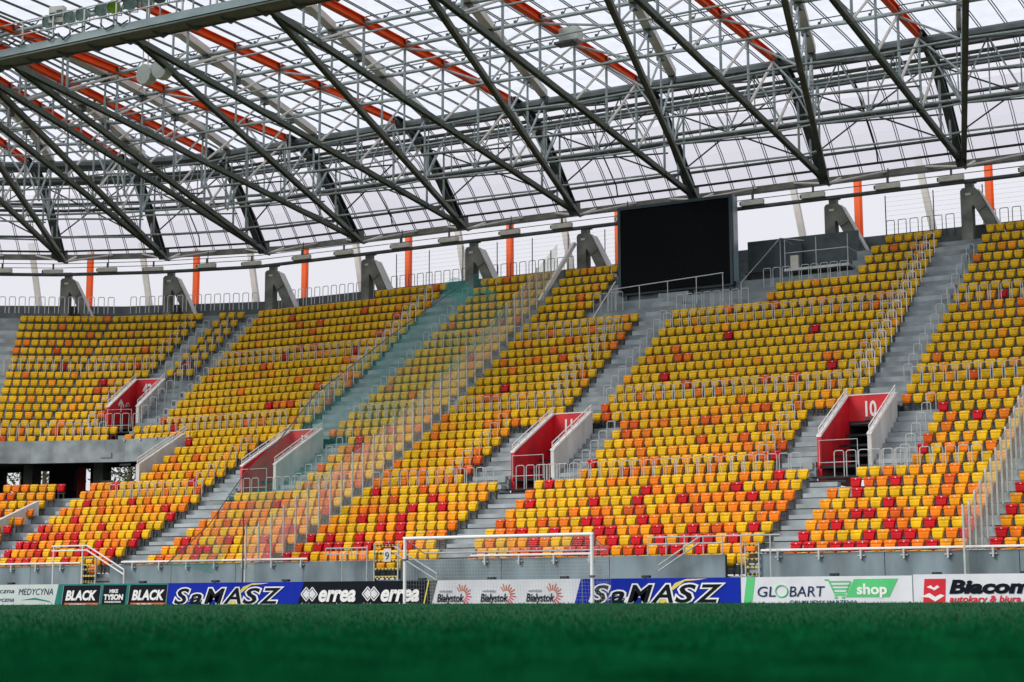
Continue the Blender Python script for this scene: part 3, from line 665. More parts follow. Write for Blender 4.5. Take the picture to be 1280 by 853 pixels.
# Biacom
t,L=board(-14.62,-6.5,'bwhite','white board reading Biacomex with a red square logo at the far right',top=1.0)
poly(t,[(.28,-.02),(.98,-.02),(1.03,.86),(.36,.86)],'bred')
poly(t,[(.42,.60),(.55,.66),(.64,.58),(.76,.66),(.83,.60),(.66,.50),(.58,.55)],'white',y=-.014); poly(t,[(.22,.30),(.50,.42),(.68,.30),(.84,.38),(.98,.34),(.68,.16),(.48,.28)],'white',y=-.014)
lettering(t,'Biacomex',1.17,-.02,.42,.56,'bblack',shear=.2,offset=.026,fit=3.3); lettering(t,'autokary & biura podróży',1.13,-.02,.14,.28,'bred',shear=.2,offset=.006,fit=3.4)
mb=MB(); mb.tube([(-56,53.0,1.0),(-5,53.0,1.0)],.012,4)

# ------------------------------------------------------------------ goal
g=thing('football_goal','white football goal with net in front of the white board','goal',(-28.76,51.3,0))
mb=MB(); mb.tube([(-3.72,0,-.05),(-3.72,0,2.44)],.06,10); mb.build('post','white',g)
mb=MB(); mb.tube([(3.72,0,-.05),(3.72,0,2.44)],.06,10); mb.build('post','white',g)
mb=MB(); mb.tube([(-3.78,0,2.44),(3.78,0,2.44)],.06,10); mb.build('crossbar','white',g)
mb=MB(); mb.tube([(-3.7,1.25,1.95),(3.7,1.25,1.95)],.03); mb.build('net_bar','rail',g)
mb=MB(); 
for x in (-3.7,3.7): mb.tube([(x,0,2.4),(x,1.25,1.95)],.02,5); mb.build('net_stay','rail',g); mb=MB()
mb=MB(); r_=.0026
for q in range(62):
    x=-3.7+7.4*q/61; mb.tube([(x,0,2.42),(x,1.25,1.95)],r_,3); mb.tube([(x,1.25,1.95),(x,1.6,-.02)],r_,3)
for q in range(17):
    z=1.95-1.95*q/16; mb.tube([(-3.7,1.25+.35*q/16,z),(3.7,1.25+.35*q/16,z)],r_,3)
for q in range(9):
    y=1.25*q/8; mb.tube([(-3.7,y,2.42-.47*q/8),(3.7,y,2.42-.47*q/8)],r_,3)
for s in (-3.7,3.7):
    for q in range(9):
        y=1.5*q/8; mb.tube([(s,y,2.42-.38*min(1,q/7)),(s,y,0)],r_,3)
    for q in range(18):
        z=2.4*q/18; mb.tube([(s,0,z),(s,1.3 if z<1.95 else 1.25*(2.42-z)/.47,z)],r_,3)
tag(mb.build('net','rail',g),kind='stuff')
mb=MB(); mb.box(3.66,3.80,-.1,.06,1.0,1.06); mb.box(-3.80,-3.62,-.09,.09,1.66,1.71); mb.build('net_clip','dsteel',g)

# ------------------------------------------------------------------ hooped crush rails
def hoop_mb(w_,h,r=.021):
    mb=MB(); a=w_/2; c=.07
    mb.tube([(-a,0,0),(-a,0,h-c),(-a+c*.4,0,h-c*.3),(-a+c,0,h),(a-c,0,h),(a-c*.4,0,h-c*.3),(a,0,h-c),(a,0,0)],r,5); return mb
mh=hoop_mb(.38,1.0).mesh('hoop','rail'); mh2=hoop_mb(.36,.75).mesh('hoop','rail'); mh3=hoop_mb(.42,1.15).mesh('hoop','dsteel'); mh3w=hoop_mb(.38,1.05,.026).mesh('hoop','wrail')
GRP='hooped rails on the terraces'
hoops=[]
def hoop_run(F,t0,t1,k,label,mesh=None,bpos=None,zz=None,grp=GRP,sp=.485):
    b_=bpos if bpos else edge(k)+.05; z=zz if zz is not None else fl(k)
    pts=[]; t=t0+.25
    while t<t1-.1: pts.append(t); t+=sp
    if not pts: return
    c=fp(F,pts[0],b_,z); p0=(c[0],c[1],z)
    q=projn(np.array([p0,fp(F,pts[-1],b_,z)]))
    if max(q[:,0])<-60 or min(q[:,0])>1340: return
    r=thing('hoop_railing',label,'railing',p0,PH[F],grp)
    for t in pts:
        d=(t-pts[0])*(1 if F==0 else -1); obj('hoop',mesh or mh,r,(d,0,0))
HN={9:'lowest',17:'middle',25:'upper'}
for k in (9,17,25):
    blks={9:[(-59.2,-51.2),(-47.5,-42.5),(-41.6,-35.2),(-33.2,-21.4),(-18.9,-14.2),(-12.3,-7.6)],
          17:[(-59.5,-51.0),(-47.2,-42.5),(-41.7,-35.3),(-33.2,-21.0),(-19.0,-14.2),(-12.3,-7.6)],
          25:[(-61.6,-51.0),(-47.0,-42.5),(-41.7,-35.3),(-33.2,-21.0),(-19.0,-14.2)]}[k]
    names=['left of the netted stairs','under the green net','right of the glass screen','between tunnels eleven and ten','right of stairs of tunnel ten','at far right']
    for i,(a,b) in enumerate(blks):
        if k==9 and i==0: a=-57.0
        hoop_run(0,a,b,k,'%s row of hooped rails %s'%(HN[k],names[i]))
    if k>9:
        hoop_run(1,.5 if k==25 else 1.8,2.2 if k==25 else flen(1,edge(k)),k,'%s hooped rails near the corner stairs'%HN[k])
        if k==25: hoop_run(1,3.3,flen(1,edge(k)),k,'upper hooped rails left of the corner stairs')
        hoop_run(2,.2,6.0,k,'%s hooped rails at the left edge of the corner'%HN[k])
hoop_run(0,-51.2+1.9,-47.6,9,'short hooped rails across the mouth of tunnel twelve')
hoop_run(0,-34.3,-31.6,9,'short hooped rails across the mouth of tunnel eleven')
hoop_run(0,-20.3,-17.4,9,'short hooped rails across the mouth of tunnel ten')
hoop_run(1,1.0,3.4,18,'short hooped rails across the mouth of tunnel forty-two')
hoop_run(0,-38.3,-36.4,28,'hooped rails below the left end of the scoreboard',sp=.44)
hoop_run(0,-33.2,-29.0,27,'hooped rails below the right end of the scoreboard',sp=.5)
hoop_run(0,-29.1,-24.6,29,'hooped rails below the camera platform',sp=.5)
# along the back of the stand
for a,b,l in ((-54.6,-48.6,'left of the green net top'),(-47.6,-42.0,'above the green net'),(-24.0,-20.2,'left of the pillar above tunnel ten'),(-18.8,-12.5,'at top right')):
    hoop_run(0,a,b,33,'grey hooped rails on the rear wall %s'%l,mh3,84.42,fl(33)+.12,'hooped rails along the rear wall',.62)
hoop_run(0,-62.8,-54.7,33,'grey hooped rails before the rear wall, left of centre',mh3w,83.6,fl(32)+.55,'hooped rails along the rear wall',.62)
def hoop_runF(F,t0,t1,label): hoop_run(F,t0,t1,33,label,mh3w,83.4,fl(32)+.55,'hooped rails along the rear wall',.62)
hoop_runF(1,.3,9.3,'grey hooped rails before the rear wall in the corner'); hoop_runF(2,.3,8,'grey hooped rails before the rear wall at far left')
# stepping hoops along the aisles
def aisle(F,fn,k0,k1,label,mesh,dt=0,step=1):
    r=None
    for k in range(k0,k1,step):
        p=fp(F,fn(k),edge(k)+.25,fl(k))
        if r is None: r=thing('aisle_railing',label,'railing',p,PH[F],'hooped rails beside the stairs'); o=Vector(p); c,s=math.cos(-PH[F]),math.sin(-PH[F])
        d=Vector(p)-o; obj('hoop',mesh,r,(c*d.x-s*d.y,s*d.x+c*d.y,d.z))
aisle(0,lambda k:-19.35+.05*max(0,k-20),18,31,'low hoops up the right side of the stairs above tunnel ten',mh2)
aisle(0,lambda k:-33.6,18,27,'low hoops up the right side of the stairs above tunnel eleven',mh2)
aisle(0,lambda k:-47.7,18,32,'low hoops up the right side of the netted stairs',mh2)
aisle(0,lambda k:-17.75,10,16,'low hoops right of tunnel ten',mh2)
aisle(0,lambda k:-31.85,10,16,'low hoops right of tunnel eleven',mh2)
aisle(0,lambda k:-46.4,10,16,'low hoops right of tunnel twelve',mh2)
aisle(0,lambda k:-21.6+.02*k,18,32,'tall hoops up the left side of the stairs above tunnel ten',mh3w)
aisle(0,lambda k:-22.1+.02*k,18,32,'second line of tall hoops left of the stairs above tunnel ten',mh)
aisle(0,lambda k:-35.9,18,26,'tall hoops up the left side of the stairs above tunnel eleven',mh)
aisle(0,lambda k:-36.4,18,26,'second line of tall hoops left of the stairs above tunnel eleven',mh)
aisle(0,lambda k:-51.0+.03*(k-18),18,32,'second line of hoops left of the netted stairs',mh)
aisle(0,lambda k:-50.5+.03*(k-18),18,32,'tall white hoops up the left side of the netted stairs',mh3w)
aisle(0,lambda k:-23.5,10,16,'tall hoops left of tunnel ten',mh)
aisle(0,lambda k:-37.8,10,16,'tall hoops left of tunnel eleven',mh)
aisle(0,lambda k:-52.2,10,16,'tall hoops left of tunnel twelve',mh)
aisle(0,lambda k:J0(edge(k)-84)[0]+.55,17,31,'low hoops up the right side of the corner stairs',mh2)
aisle(1,lambda k:.75,18,31,'tall hoops up the left side of the corner stairs',mh)
aisle(1,lambda k:2.3,25,31,'low hoops right of the stairs above tunnel forty-two',mh2)
aisle(1,lambda k:3.45,25,31,'tall hoops left of the stairs above tunnel forty-two',mh)
aisle(1,lambda k:3.35+.13*(k-18),18,23,'tall hoops left of tunnel forty-two',mh)

# ------------------------------------------------------------------ glass partitions and net
def partition(x,label,k1):
    t=thing('glass_partition',label,'partition')
    for k in range(-1,k1):
        y0=edge(k)+.1; y1=edge(k+1)+.1; z0=fl(max(k,0)) if k>=0 else .9; z1=fl(k+1)
        h=2.35
        mb=MB(); mb.box(x-.03,x+.03,y0-.03,y0+.03,z0-.1,z0+h); mb.build('post','rail',t)
        mb=MB(); mb.hexa([(x-.006,y0+.03,z0+.05),(x+.006,y0+.03,z0+.05),(x+.006,y1-.03,z0+.3),(x-.006,y1-.03,z0+.3),(x-.006,y0+.03,z0+h-.05),(x+.006,y0+.03,z0+h-.05),(x+.006,y1-.03,z1+h-.12),(x-.006,y1-.03,z1+h-.12)]); mb.build('pane','glassp',t)
    return t
partition(-42.1,'hazy glass partition climbing the stand below the green net',32)
partition(-13.35,'hazy glass partition climbing the right edge of the stand',31)
nt_=thing('safety_net','teal green safety net hung over the stairs above the left glass partition','net')
up=[(49.6,1.6),(52.1,3.2),(54.2,5.3),(56.57,6.9),(59.1,9.1),(65.8,12.9),(70.3,15.3),(73.3,16.9)]
lo=[(52.5,1.3),(54.0,2.9),(55.4,3.4),(57.6,4.4),(60.5,5.9),(66.5,9.0),(72,12.2),(76.5,15.2)]
mb=MB(); nn=len(up)
for i in range(nn-1):
    for j in range(4):
        def q(ii,jj): 
            f=jj/4; return (-42.02+.12*math.sin(ii*1.3+jj),up[ii][0]*(1-f)+lo[ii][0]*f,up[ii][1]*(1-f)+lo[ii][1]*f)
        mb.add([q(i,j),q(i+1,j),q(i+1,j+1),q(i,j+1)],[(0,1,2,3)])
mb.build('netting','net',nt_)
mb=MB(); mb.tube([(-42.02,a,b) for a,b in up],.022,5); mb.build('rope','dsteel',nt_)
mb=MB(); mb.tube([(-42.05,54.3,-.1),(-42.05,54.3,3.7)],.03); mb.build('net_pole','dsteel',nt_)
mb=MB()
for q in range(9):
    for j in range(4):
        f=lambda a,b:(-48.7+a*.35+.15*math.sin(b*2.1),80.2+b*.4,fl(30)+.5+1.5*math.sin(min(1,b/3)*1.3)*(1-a*.10)+.3*math.sin(a))
        mb.add([f(q,j),f(q+1,j),f(q+1,j+1),f(q,j+1)],[(0,1,2,3)])
tag(mb.build('bunched_net','net'),'bunched teal netting draped over the top seats beside the pillar','net')

# ------------------------------------------------------------------ scoreboard and camera platform
sb=thing('scoreboard','large switched off black video screen standing near the top of the stand','scoreboard',(-34.0,80,0))
x0,x1,z0,z1=-3.3,3.2,16.4,21.08
mb=MB(); mb.box(x0+.16,x1-.14,-.02,.1,z0+.02,z1-.16); mb.build('screen','screen',sb)
mb=MB(); mb.box(x0,x0+.16,-.06,.7,z0-.1,z1); mb.build('casing','screenframe',sb)
mb=MB(); mb.box(x1-.14,x1,-.06,.1,z0-.1,z1); mb.build('casing','screenframe',sb)
mb=MB(); mb.box(x0+.16,x1-.14,-.06,.7,z1-.16,z1); mb.build('casing','screenframe',sb)
mb=MB(); mb.box(x0+.1,x1-.05,.1,.7,z0-.1,z1-.01); mb.build('cabinet','screenframe',sb)
mb=MB(); mb.box(x1-.02,x1+.04,.1,.72,z0+.1,z1-.02); mb.build('side_panel','screenside',sb)
for x in (-3,-1,1,3): mb=MB(); mb.box(x-.1,x+.1,.2,.4,fl(28)-.2,z0); mb.build('support_leg','dsteel',sb)
mb=MB(); mb.tube([(x0-.9,-1.6,fl(27)+.1),(x0+.1,-.6,fl(28)+1.7)],.03,5); mb.build('side_rail','wrail',sb)
fr=thing('front_handrail','thin grey handrail across the bottom of the black scoreboard','railing',(-34,78.9,0))
mb=MB(); mb.tube([(-3.2,0,16.45),(3.1,0,16.75)],.028,5); mb.build('top_rail','rail',fr)
for x in (-3.2,-1.6,0,1.6,3.05): mb=MB(); mb.tube([(x,0,fl(27)),(x,0,16.6+.05*x)],.025,5); mb.build('rail_post','rail',fr)
sr=thing('stair_handrail','sloping handrail with dark teal side panel right of the scoreboard','railing')
mb=MB(); mb.tube([(-30.0,79.0,fl(27)+.2),(-30.0,79.0,fl(27)+1.5),(-28.9,81.9,18.9),(-27.7,82.2,18.7)],.028,5); mb.tube([(-28.9,81.9,fl(29)),(-28.9,81.9,18.9)],.025,5); mb.build('handrail','rail',sr)
mb=MB(); mb.box(-29.3,-27.8,82.1,82.2,fl(30),18.7); mb.build('side_panel','screenframe',sr)
cp=thing('camera_platform','small steel platform with guard rails on the terrace left of a pillar','platform',(-26.5,80.5,16.8))
mb=MB(); mb.box(-1.7,1.7,-.1,1.6,0,.13); mb.build('deck','rail',cp)
for x in (-1.65,0,1.65): mb=MB(); mb.tube([(x,-.05,.1),(x,-.05,1.65)],.025,5); mb.build('rail_post','rail',cp)
mb=MB(); mb.tube([(-1.65,-.05,1.65),(-1.65,1.5,1.65)],.022,5); mb.tube([(-1.65,-.05,.95),(1.65,-.05,.95),(1.65,1.5,.95)],.022,5); mb.build('guard_rail','rail',cp)
for x in (-1.5,1.5): mb=MB(); mb.tube([(x,.8,0),(x,.8,-1.9)],.05); mb.build('leg','dsteel',cp)
mb=MB(); mb.box(-1.45,-1.05,.2,.4,.13,.85); mb.build('control_box','fitting',cp)

# ------------------------------------------------------------------ rear wall, pillars, outer posts, wire fence
rw=thing('rear_wall','dark grey concrete wall along the back of the stand','wall')
def wallseg(p,q,z0,z1,th=.25):
    mb=MB(); d=Vector((q[0]-p[0],q[1]-p[1])).normalized(); n_=Vector((-d.y,d.x))*th
    mb.hexa([(p[0],p[1],z0),(q[0],q[1],z0),(q[0]+n_.x,q[1]+n_.y,z0),(p[0]+n_.x,p[1]+n_.y,z0),(p[0],p[1],z1),(q[0],q[1],z1),(q[0]+n_.x,q[1]+n_.y,z1),(p[0]+n_.x,p[1]+n_.y,z1)])
    return mb.build('wall_panel','parapet',rw)
a=J0(.5); xs_=[a[0]]+[x for x in A_[::-1] if x>a[0]+1]+[RIGHT]
for p,q in zip(xs_[:-1],xs_[1:]): wallseg((p+.02,84.5),(q-.0,84.5),10,19.05)
l1=flen(1,84.5)
for i in range(2): wallseg(fp(1,l1*(i+1)/2,84.5)[:2],fp(1,l1*i/2,84.5)[:2],10,19.05)
for i in range(2): wallseg(fp(2,6.7*(i+1),84.5)[:2],fp(2,6.7*i,84.5)[:2],10,19.05)
mb=MB(); mb.box(-30.9,-24.9,edge(32)+.3,edge(32)+.45,fl(30)-1.5,19.0); mb.build('cladding','cladding',rw)
# column lines: foot point and inward direction
LINES=[(-5.0,82.7,0),(-12.2,82.7,0),(-19.4,82.7,0),(-26.5,82.7,0),(-33.8,82.7,0),(-41.0,82.7,0),(-48.3,82.7,0),(-55.6,82.7,0),(-62.6,82.6,9.35),(-69.2,80.9,18.7),(-75.4,78.4,25.5),(-81.3,74.7,32),(-87.2,70.4,39)]
LN=['outside the right edge','at the right edge','above tunnel ten','left of tunnel ten','behind the scoreboard','left of the scoreboard','above the green net','left of the green net','above the left stairs','above tunnel forty-two','at far left','just off left','furthest left']
def L(i,d,z,s=0):
    x,y,th=LINES[i]; th=R(th); return Vector((x+math.sin(th)*d+math.cos(th)*s, y-math.cos(th)*d+math.sin(th)*s, z))
for i in range(len(LINES)):
    x,y,th=LINES[i]; ca=(x-math.sin(R(th))*.9,y+math.cos(R(th))*.9)
    t=thing('concrete_pillar','forked concrete pillar with raking leg %s'%LN[i],'pillar',(ca[0],ca[1],0),R(th),'forked pillars behind the stand')
    mb=MB(); mb.box(-.42,.14,-.3,.35,12,19.75); mb.build('leg','pillar',t)
    mb=MB(); mb.prism([(-.42,-.3,19.75),(-.42,-.3,20.62),(-.30,-.3,20.75),(.30,-.3,20.75),(.42,-.3,20.6),(.85,-.3,19.75),(.42,-.3,19.45),(.20,-.3,19.85),(.14,-.3,19.75)],(0,.65,0)); mb.build('head','pillar',t)
    mb=MB(); mb.prism([(.42,-.25,19.45),(.85,-.25,19.75),(1.95,-.25,17.6),(1.30,-.25,17.6)],(0,.55,0)); mb.build('raking_leg','pillar',t)
    mb=MB(); mb.prism([(.86,-.2,19.80),(.43,-.2,20.64),(.47,-.2,20.66),(.92,-.2,19.80),(2.02,-.2,17.6),(1.96,-.2,17.6)],(0,.8,0)); mb.build('white_flashing','whitewall',t)
    mb=MB(); mb.box(-.2,.2,-.2,.2,20.75,21.1); mb.box(-.3,.3,-.3,.3,21.05,21.12); mb.build('bearing','dsteel',t)
    mb=MB(); mb.box(-.16,.1,-.32,-.30,20.35,20.47); mb.build('tag_plate','fitting',t)
for i in range(1,len(LINES)):
    p=L(i,-5.3,0); t=thing('orange_post','orange steel post %s'%LN[i],'post',p,R(LINES[i][2]),'orange posts outside the rear wall')
    mb=MB(); mb.box(-.2,.2,-.12,.12,14,23.4); mb.build('shaft','orangepost',t)
    mb=MB(); mb.box(.12,.24,-.16,-.12,14,23.4); mb.build('edge_strip','orange',t)
    if i+1<len(LINES):
        mid=(L(i,-5.3,0)+L(i+1,-5.3,0))/2
        t=thing('raking_strut','pale raking strut left of the orange post %s'%LN[i],'strut',mid,R(LINES[i][2]),'pale struts outside the rear wall')
        mb=MB(); mb.beam((-.5+.3,0,24.0),(.95+.3,0,15.5),RECT(.34,.3),up=(0,1,0)); mb.build('strut_beam','pale',t)
def wire_fence(x0,x1,label,n_=5):
    t=thing('wire_fence',label,'fence',(x0,85.2,0))
    for q in range(n_+1): mb=MB(); mb.tube([((x1-x0)*q/n_,0,18.6),((x1-x0)*q/n_,0,21.3)],.03,5); mb.build('post','dsteel',t)
    mb=MB()
    for q in range(9): mb.tube([(0,0,19.2+q*.25),(x1-x0,0,19.2+q*.25)],.004,3)
    tag(mb.build('wires','dsteel',t),kind='stuff')
wire_fence(-54.7,-38.2,'wire fence with thin posts behind the green net',7); wire_fence(-24.2,-9,'wire fence with thin posts at the top right',6)
t=thing('inclined_mast','short white inclined mast with clear sheet beside the pillar left of the scoreboard','mast',(-41.5,83,0))
mb=MB(); mb.beam((-.9,-2.4,fl(30)),(.0,.2,20.2),RECT(.22,.2)); mb.build('mast_tube','wrail',t)

# ------------------------------------------------------------------ roof trusses
ZR=26.15; PIT_=3.47; D0=7.85               # rafter node height, node spacing, depth of the knee node
dn=lambda j:D0+PIT_*j
zs=lambda d:21.75+(.0985)*d                # underside chord
NJ=6
def tube_part(parent,name,p,q,r,m='steel'):
    mb=MB(); c=(Vector(p)+Vector(q))/2; mb.tube([Vector(p)-c,Vector(q)-c],r,6); o=mb.build(name,m,parent,c-Vector(parent.location)); return o
def beam_part(parent,name,p,q,prof,m,up=(0,0,1)):
    mb=MB(); c=(Vector(p)+Vector(q))/2; mb.beam(Vector(p)-c,Vector(q)-c,prof,up=up); return mb.build(name,m,parent,c-Vector(parent.location))
for i in range(0,12):
    foot=L(i,0,21.6)
    t=thing('roof_truss','truss with orange rafter and forked chords over the pillar %s'%LN[i],'truss',foot,0,'roof trusses over the stand')
    # orange rafter in segments
    lim=10 if i<6 else 8
    for j in range(lim):
        beam_part(t,'rafter',L(i,dn(j)+.06,ZR+.10),L(i,dn(j+1)-.06,ZR+.10),H(.28,.36,.03,.04),'orange')
        mb=MB(); c=L(i,dn(j),ZR+.1); mb.tube([L(i,dn(j)-.14,ZR+.1)-c,L(i,dn(j)+.14,ZR+.1)-c],.16,8); mb.build('joint','dsteel',t,c-foot)
    pts=[L(i,D0-.1,ZR+.1),L(i,6.1,ZR-.05),L(i,4.7,25.5),L(i,2.8,23.95),L(i,.5,21.7)]
    for a,b in zip(pts[:-1],pts[1:]): beam_part(t,'bent_rafter',a,b,H(.42,.5,.05,.06),'dsteel')
    # radial bottom chord
    beam_part(t,'bottom_chord',L(i,.1,zs(0)),L(i,28.7,zs(28.7)),HS(.25,.25,.03,.03),'olive')
    for j in range(-1,NJ):
        d=dn(j); 
        tube_part(t,'web_post',L(i,d,ZR-.1),L(i,d,zs(d)+.1),.065)
        if j<NJ-1: tube_part(t,'web_diagonal',L(i,d,ZR-.12),L(i,d+PIT_,zs(d+PIT_)+.1),.07 if j<2 else .06,'pale')
    tube_part(t,'web_post',L(i,2.6,24.0),L(i,2.6,zs(2.6)),.06)
    # slanting chord towards the neighbour on the right, with the pale top chord above it
    if i>=1:
        A=L(i,.1,zs(0)); B=L(i-1,28.4,zs(28.4)-.05)
        beam_part(t,'bottom_chord',A,B,HS(.26,.25,.03,.03),'olive')
        def DD(d,z): f=(d-.1)/28.4; p=L(i,d,0)*(1-f)+L(i-1,d,0)*f; return Vector((p.x,p.y,z))
        for j in range(-1,NJ):
            d=dn(j); tp=DD(d,ZR-.05); bt=DD(d,zs(d)+.1)
            if j>=0 and j<NJ-1:
                beam_part(t,'pale_chord',DD(d+.1,ZR+.15),DD(d+PIT_-.35,ZR+.15),RECT(.42,.34),'pale')
                mb=MB(); mb.box(-.16,.16,-.16,.16,-.35,0); mb.build('joint','dsteel',t,DD(d,ZR)-foot)
            tube_part(t,'web_post',tp,bt,.055)
            if j<NJ-1: tube_part(t,'web_diagonal',DD(d,ZR-.2),DD(d+PIT_,zs(d+PIT_)+.1),.055,'steel')
            if j<NJ-2:
                tube_part(t,'cross_brace',L(i,d,ZR-.15),DD(d+PIT_*.9,zs(d+PIT_)+.1),.055,'steel')
            # ties between the two bottom chords and to the neighbour
            if j>=-1: tube_part(t,'bottom_tie',L(i,d,zs(d)),bt,.05,'steel'); tube_part(t,'bottom_tie',bt,L(i-1,d,zs(d)),.055,'steel')
            if j in(0,1,2): tube_part(t,'wind_brace',bt,L(i-1,d-PIT_ if j else 3.9,zs(d-PIT_)+1.2),.045,'dsteel')
        # V brace in the facade plane
        Mx=(L(i,3.2,24.5)+L(i-1,3.2,24.5))/2
        tube_part(t,'wind_brace',L(i,3.0,22.3),L(i-1,5.8,25.4),.045,'dsteel'); tube_part(t,'wind_brace',L(i-1,3.0,22.3),L(i,5.8,25.4),.045,'dsteel')
    mb=MB(); mb.prism([(-.02,0,0),(-.02,-1.2,0.12),(-.02,-1.2,.5),(-.02,.2,.9),(-.02,.3,0)],(.04,0,0)); mb.build('gusset','olive',t,(0,0,0))
    # outer eave strut, white curved stay
    tube_part(t,'eave_stay',L(i,-.2,21.7),L(i,-2.6,22.6),.10,'pale')
    if i+1<len(LINES): tube_part(t,'eave_stay',L(i,0,21.7),L(i,-2.4,22.6,.0)*.62+L(i+1,-2.4,22.6)*.38,.06,'pale'); 
    if i>=1: tube_part(t,'eave_stay',L(i,0,21.7),L(i,-2.4,22.6,.0)*.62+L(i-1,-2.4,22.6)*.38,.06,'pale')

# ------------------------------------------------------------------ roof covering
rf=thing('stadium_roof','pale translucent roof sheeting on grey purlins above the trusses','roof',(0,0,0))
PROF=[(38,26.85),(30,26.85),(22,26.85),(14,26.85),(8,26.85),(5.4,26.8),(4.2,26.65),(1.4,25.7),(-.5,24.26),(-2.3,22.6)]
PROFc=[(33,26.85)]+PROF[1:]
NS=6
for i in range(0,12):
    pr=PROF if i<6 else PROFc
    for s in range(NS):
        mb=MB()
        for (d0,z0),(d1,z1) in zip(pr[:-1],pr[1:]):
            f0,f1=s/NS,(s+1)/NS
            P=lambda d,z,f:(L(i,d,z)*(1-f)+L(i+1,d,z)*f)
            mb.add([P(d0,z0,f0),P(d0,z0,f1),P(d1,z1,f1),P(d1,z1,f0)],[(0,1,2,3)])
        o=mb.build('roof_sheet','roof',rf); o.data.materials.append(M['facade'])
        nf=len(pr)-1; o.data.polygons.foreach_set('material_index',[0]*(nf-3)+[1]*3)
        mb=MB()
        for off in (-.06,.06):
            f=s/NS
            Q=[L(i,d,z-.05)*(1-f)+L(i+1,d,z-.05)*f for d,z in pr]; sd=(L(i+1,0,0)-L(i,0,0)).normalized()*off
            for a,b in zip(Q[:-1],Q[1:]): mb.beam(a+sd,b+sd,RECT(.03,.05))
        tag(mb.build('glazing_bars','dsteel',rf),kind='stuff')
def lateral(name,d,z,r,m,i0=0,i1=12,prof=None):
    for i in range(i0,i1):
        a,b=L(i,d,z),L(i+1,d,z); mb=MB(); c=(a+b)/2
        e=(b-a).normalized()*.0
        if prof: mb.beam(a-c,b-c,prof)
        else: mb.tube([a-c,b-c],r,8)
        mb.build(name,m,rf,c)
for j in range(1,9): lateral('purlin',dn(j),ZR,.095,'steel')
for j in range(1,9):                      # thin sheeting rail with its stubs above each purlin
    for i in range(12):
        if i>=7 and j>7: continue
        a,b=L(i,dn(j)-.35,26.62),L(i+1,dn(j)-.35,26.62); c=(a+b)/2; mb=MB(); mb.tube([a-c,b-c],.03,4)
        a2,b2=L(i,dn(j),ZR),L(i+1,dn(j),ZR)
        for s in range(NS):
            f=s/NS+.01; p=a*(1-f)+b*f-c; q=a2*(1-f)+b2*f-c; mb.tube([q,p],.03,4); mb.tube([q+Vector((0,0,.02)),q+Vector((0,0,.2))],.07,5)
        tag(mb.build('sheeting_rail','dsteel',rf,c),kind='stuff')
lateral('main_pipe',7.0,26.1,.27,'dsteel'); lateral('lateral_beam',5.6,26.2,.13,'dsteel'); lateral('lateral_beam',4.9,25.6,.16,'dsteel'); lateral('lateral_beam',6.2,25.5,.10,'olive')
for i in range(12):
    for q in range(5):
        f0,f1=q/5,(q+1)/5
        def K(f,d,z): return L(i,d,z)*(1-f)+L(i+1,d,z)*f
        tube_part(rf,'longitudinal_brace',K(f0,6.6,26.0 if q%2 else 23.2),K(f1,6.6,23.2 if q%2 else 26.0),.045,'steel')
        if q: tube_part(rf,'longitudinal_post',K(f0,6.6,23.2),K(f0,6.6,26.0),.035,'steel')
lateral('longitudinal_chord',6.6,23.2,.07,'steel'); lateral('longitudinal_chord',4.1,24.3,.055,'steel'); lateral('longitudinal_chord',9.6,24.0,.05,'steel')
lateral('facade_rail',2.9,26.0,.09,'dsteel'); lateral('facade_rail',1.15,25.15,.09,'dsteel'); lateral('facade_rail',.7,24.85,.10,'dsteel'); lateral('facade_rail',-.9,23.5,.08,'dsteel')
lateral('eave_beam',-2.3,22.45,0,'pillar',prof=RECT(.2,.34))
tag_=None
# ------------------------------------------------------------------ service pipe run with light fittings and cables
sv=thing('service_pipe_run','dark service pipe with thin cable rails running along the pillar heads','pipe',(0,0,0))
for i in range(12):
    for (d,z,r,m,nm) in ((1.2,20.62,.11,'dsteel','service_pipe'),(1.2,21.05,.022,'screenframe','cable_rail'),(1.2,21.32,.022,'screenframe','cable_rail'),(1.7,22.0,.065,'black','black_hose')):
        a,b=L(i,d,z),L(i+1,d,z); c=(a+b)/2; mb=MB(); mb.tube([a-c,b-c],r,6); mb.build(nm,m,sv,c)
    p=(L(i,1.2,0)+L(i+1,1.2,0))/2; mb=MB(); mb.tube([(0,0,20.6),(0,0,21.8)],.03,5); mb.build('hanger','dsteel',sv,(p.x,p.y,0))
    q=L(i,1.7,22.0)*.45+L(i+1,1.7,22.0)*.55; 
    if i%2==0:
        r_=L(i,5.2,25.5)*.45+L(i+1,5.2,25.5)*.55; mb=MB(); mb.tube([Vector((0,0,0)),Vector((0,0,.4))+ (r_-q)*.05,(r_-q)+Vector((0,0,-.3)),(r_-q)],.04,5); mb.build('hose_drop','black',sv,q)
fx=thing('light_fitting','a','b'); bpy.data.objects.remove(fx)
m1=MB(); m1.hexa([(-.62,-.12,-.10),(.62,-.12,-.10),(.62,.12,-.10),(-.62,.12,-.10),(-.62,-.10,.16),(.62,-.10,.16),(.62,.10,.16),(-.62,.10,.16)]); m1=m1.mesh('fitting_body','fitting')
m2=MB(); m2.box(-.05,.05,-.03,.03,.16,.5); m2.box(-.70,-.62,-.1,.1,-.06,.12); m2=m2.mesh('fitting_bracket','dsteel')
for i in range(0,12):
    for f,w_ in ((.0,'at the pillar '),(.5,'midway left of the pillar ')):
        p=L(i,1.35,20.80)*(1-f)+L(i+1,1.35,20.80)*f
        if f==0: p=p+Vector((-.35,0,0))
        t=thing('light_fitting','long light fitting %s%s'%(w_,LN[i]),'light fitting',p,R(LINES[i][2]),'long light fittings below the roof edge')
        obj('housing',m1,t); obj('bracket',m2,t)

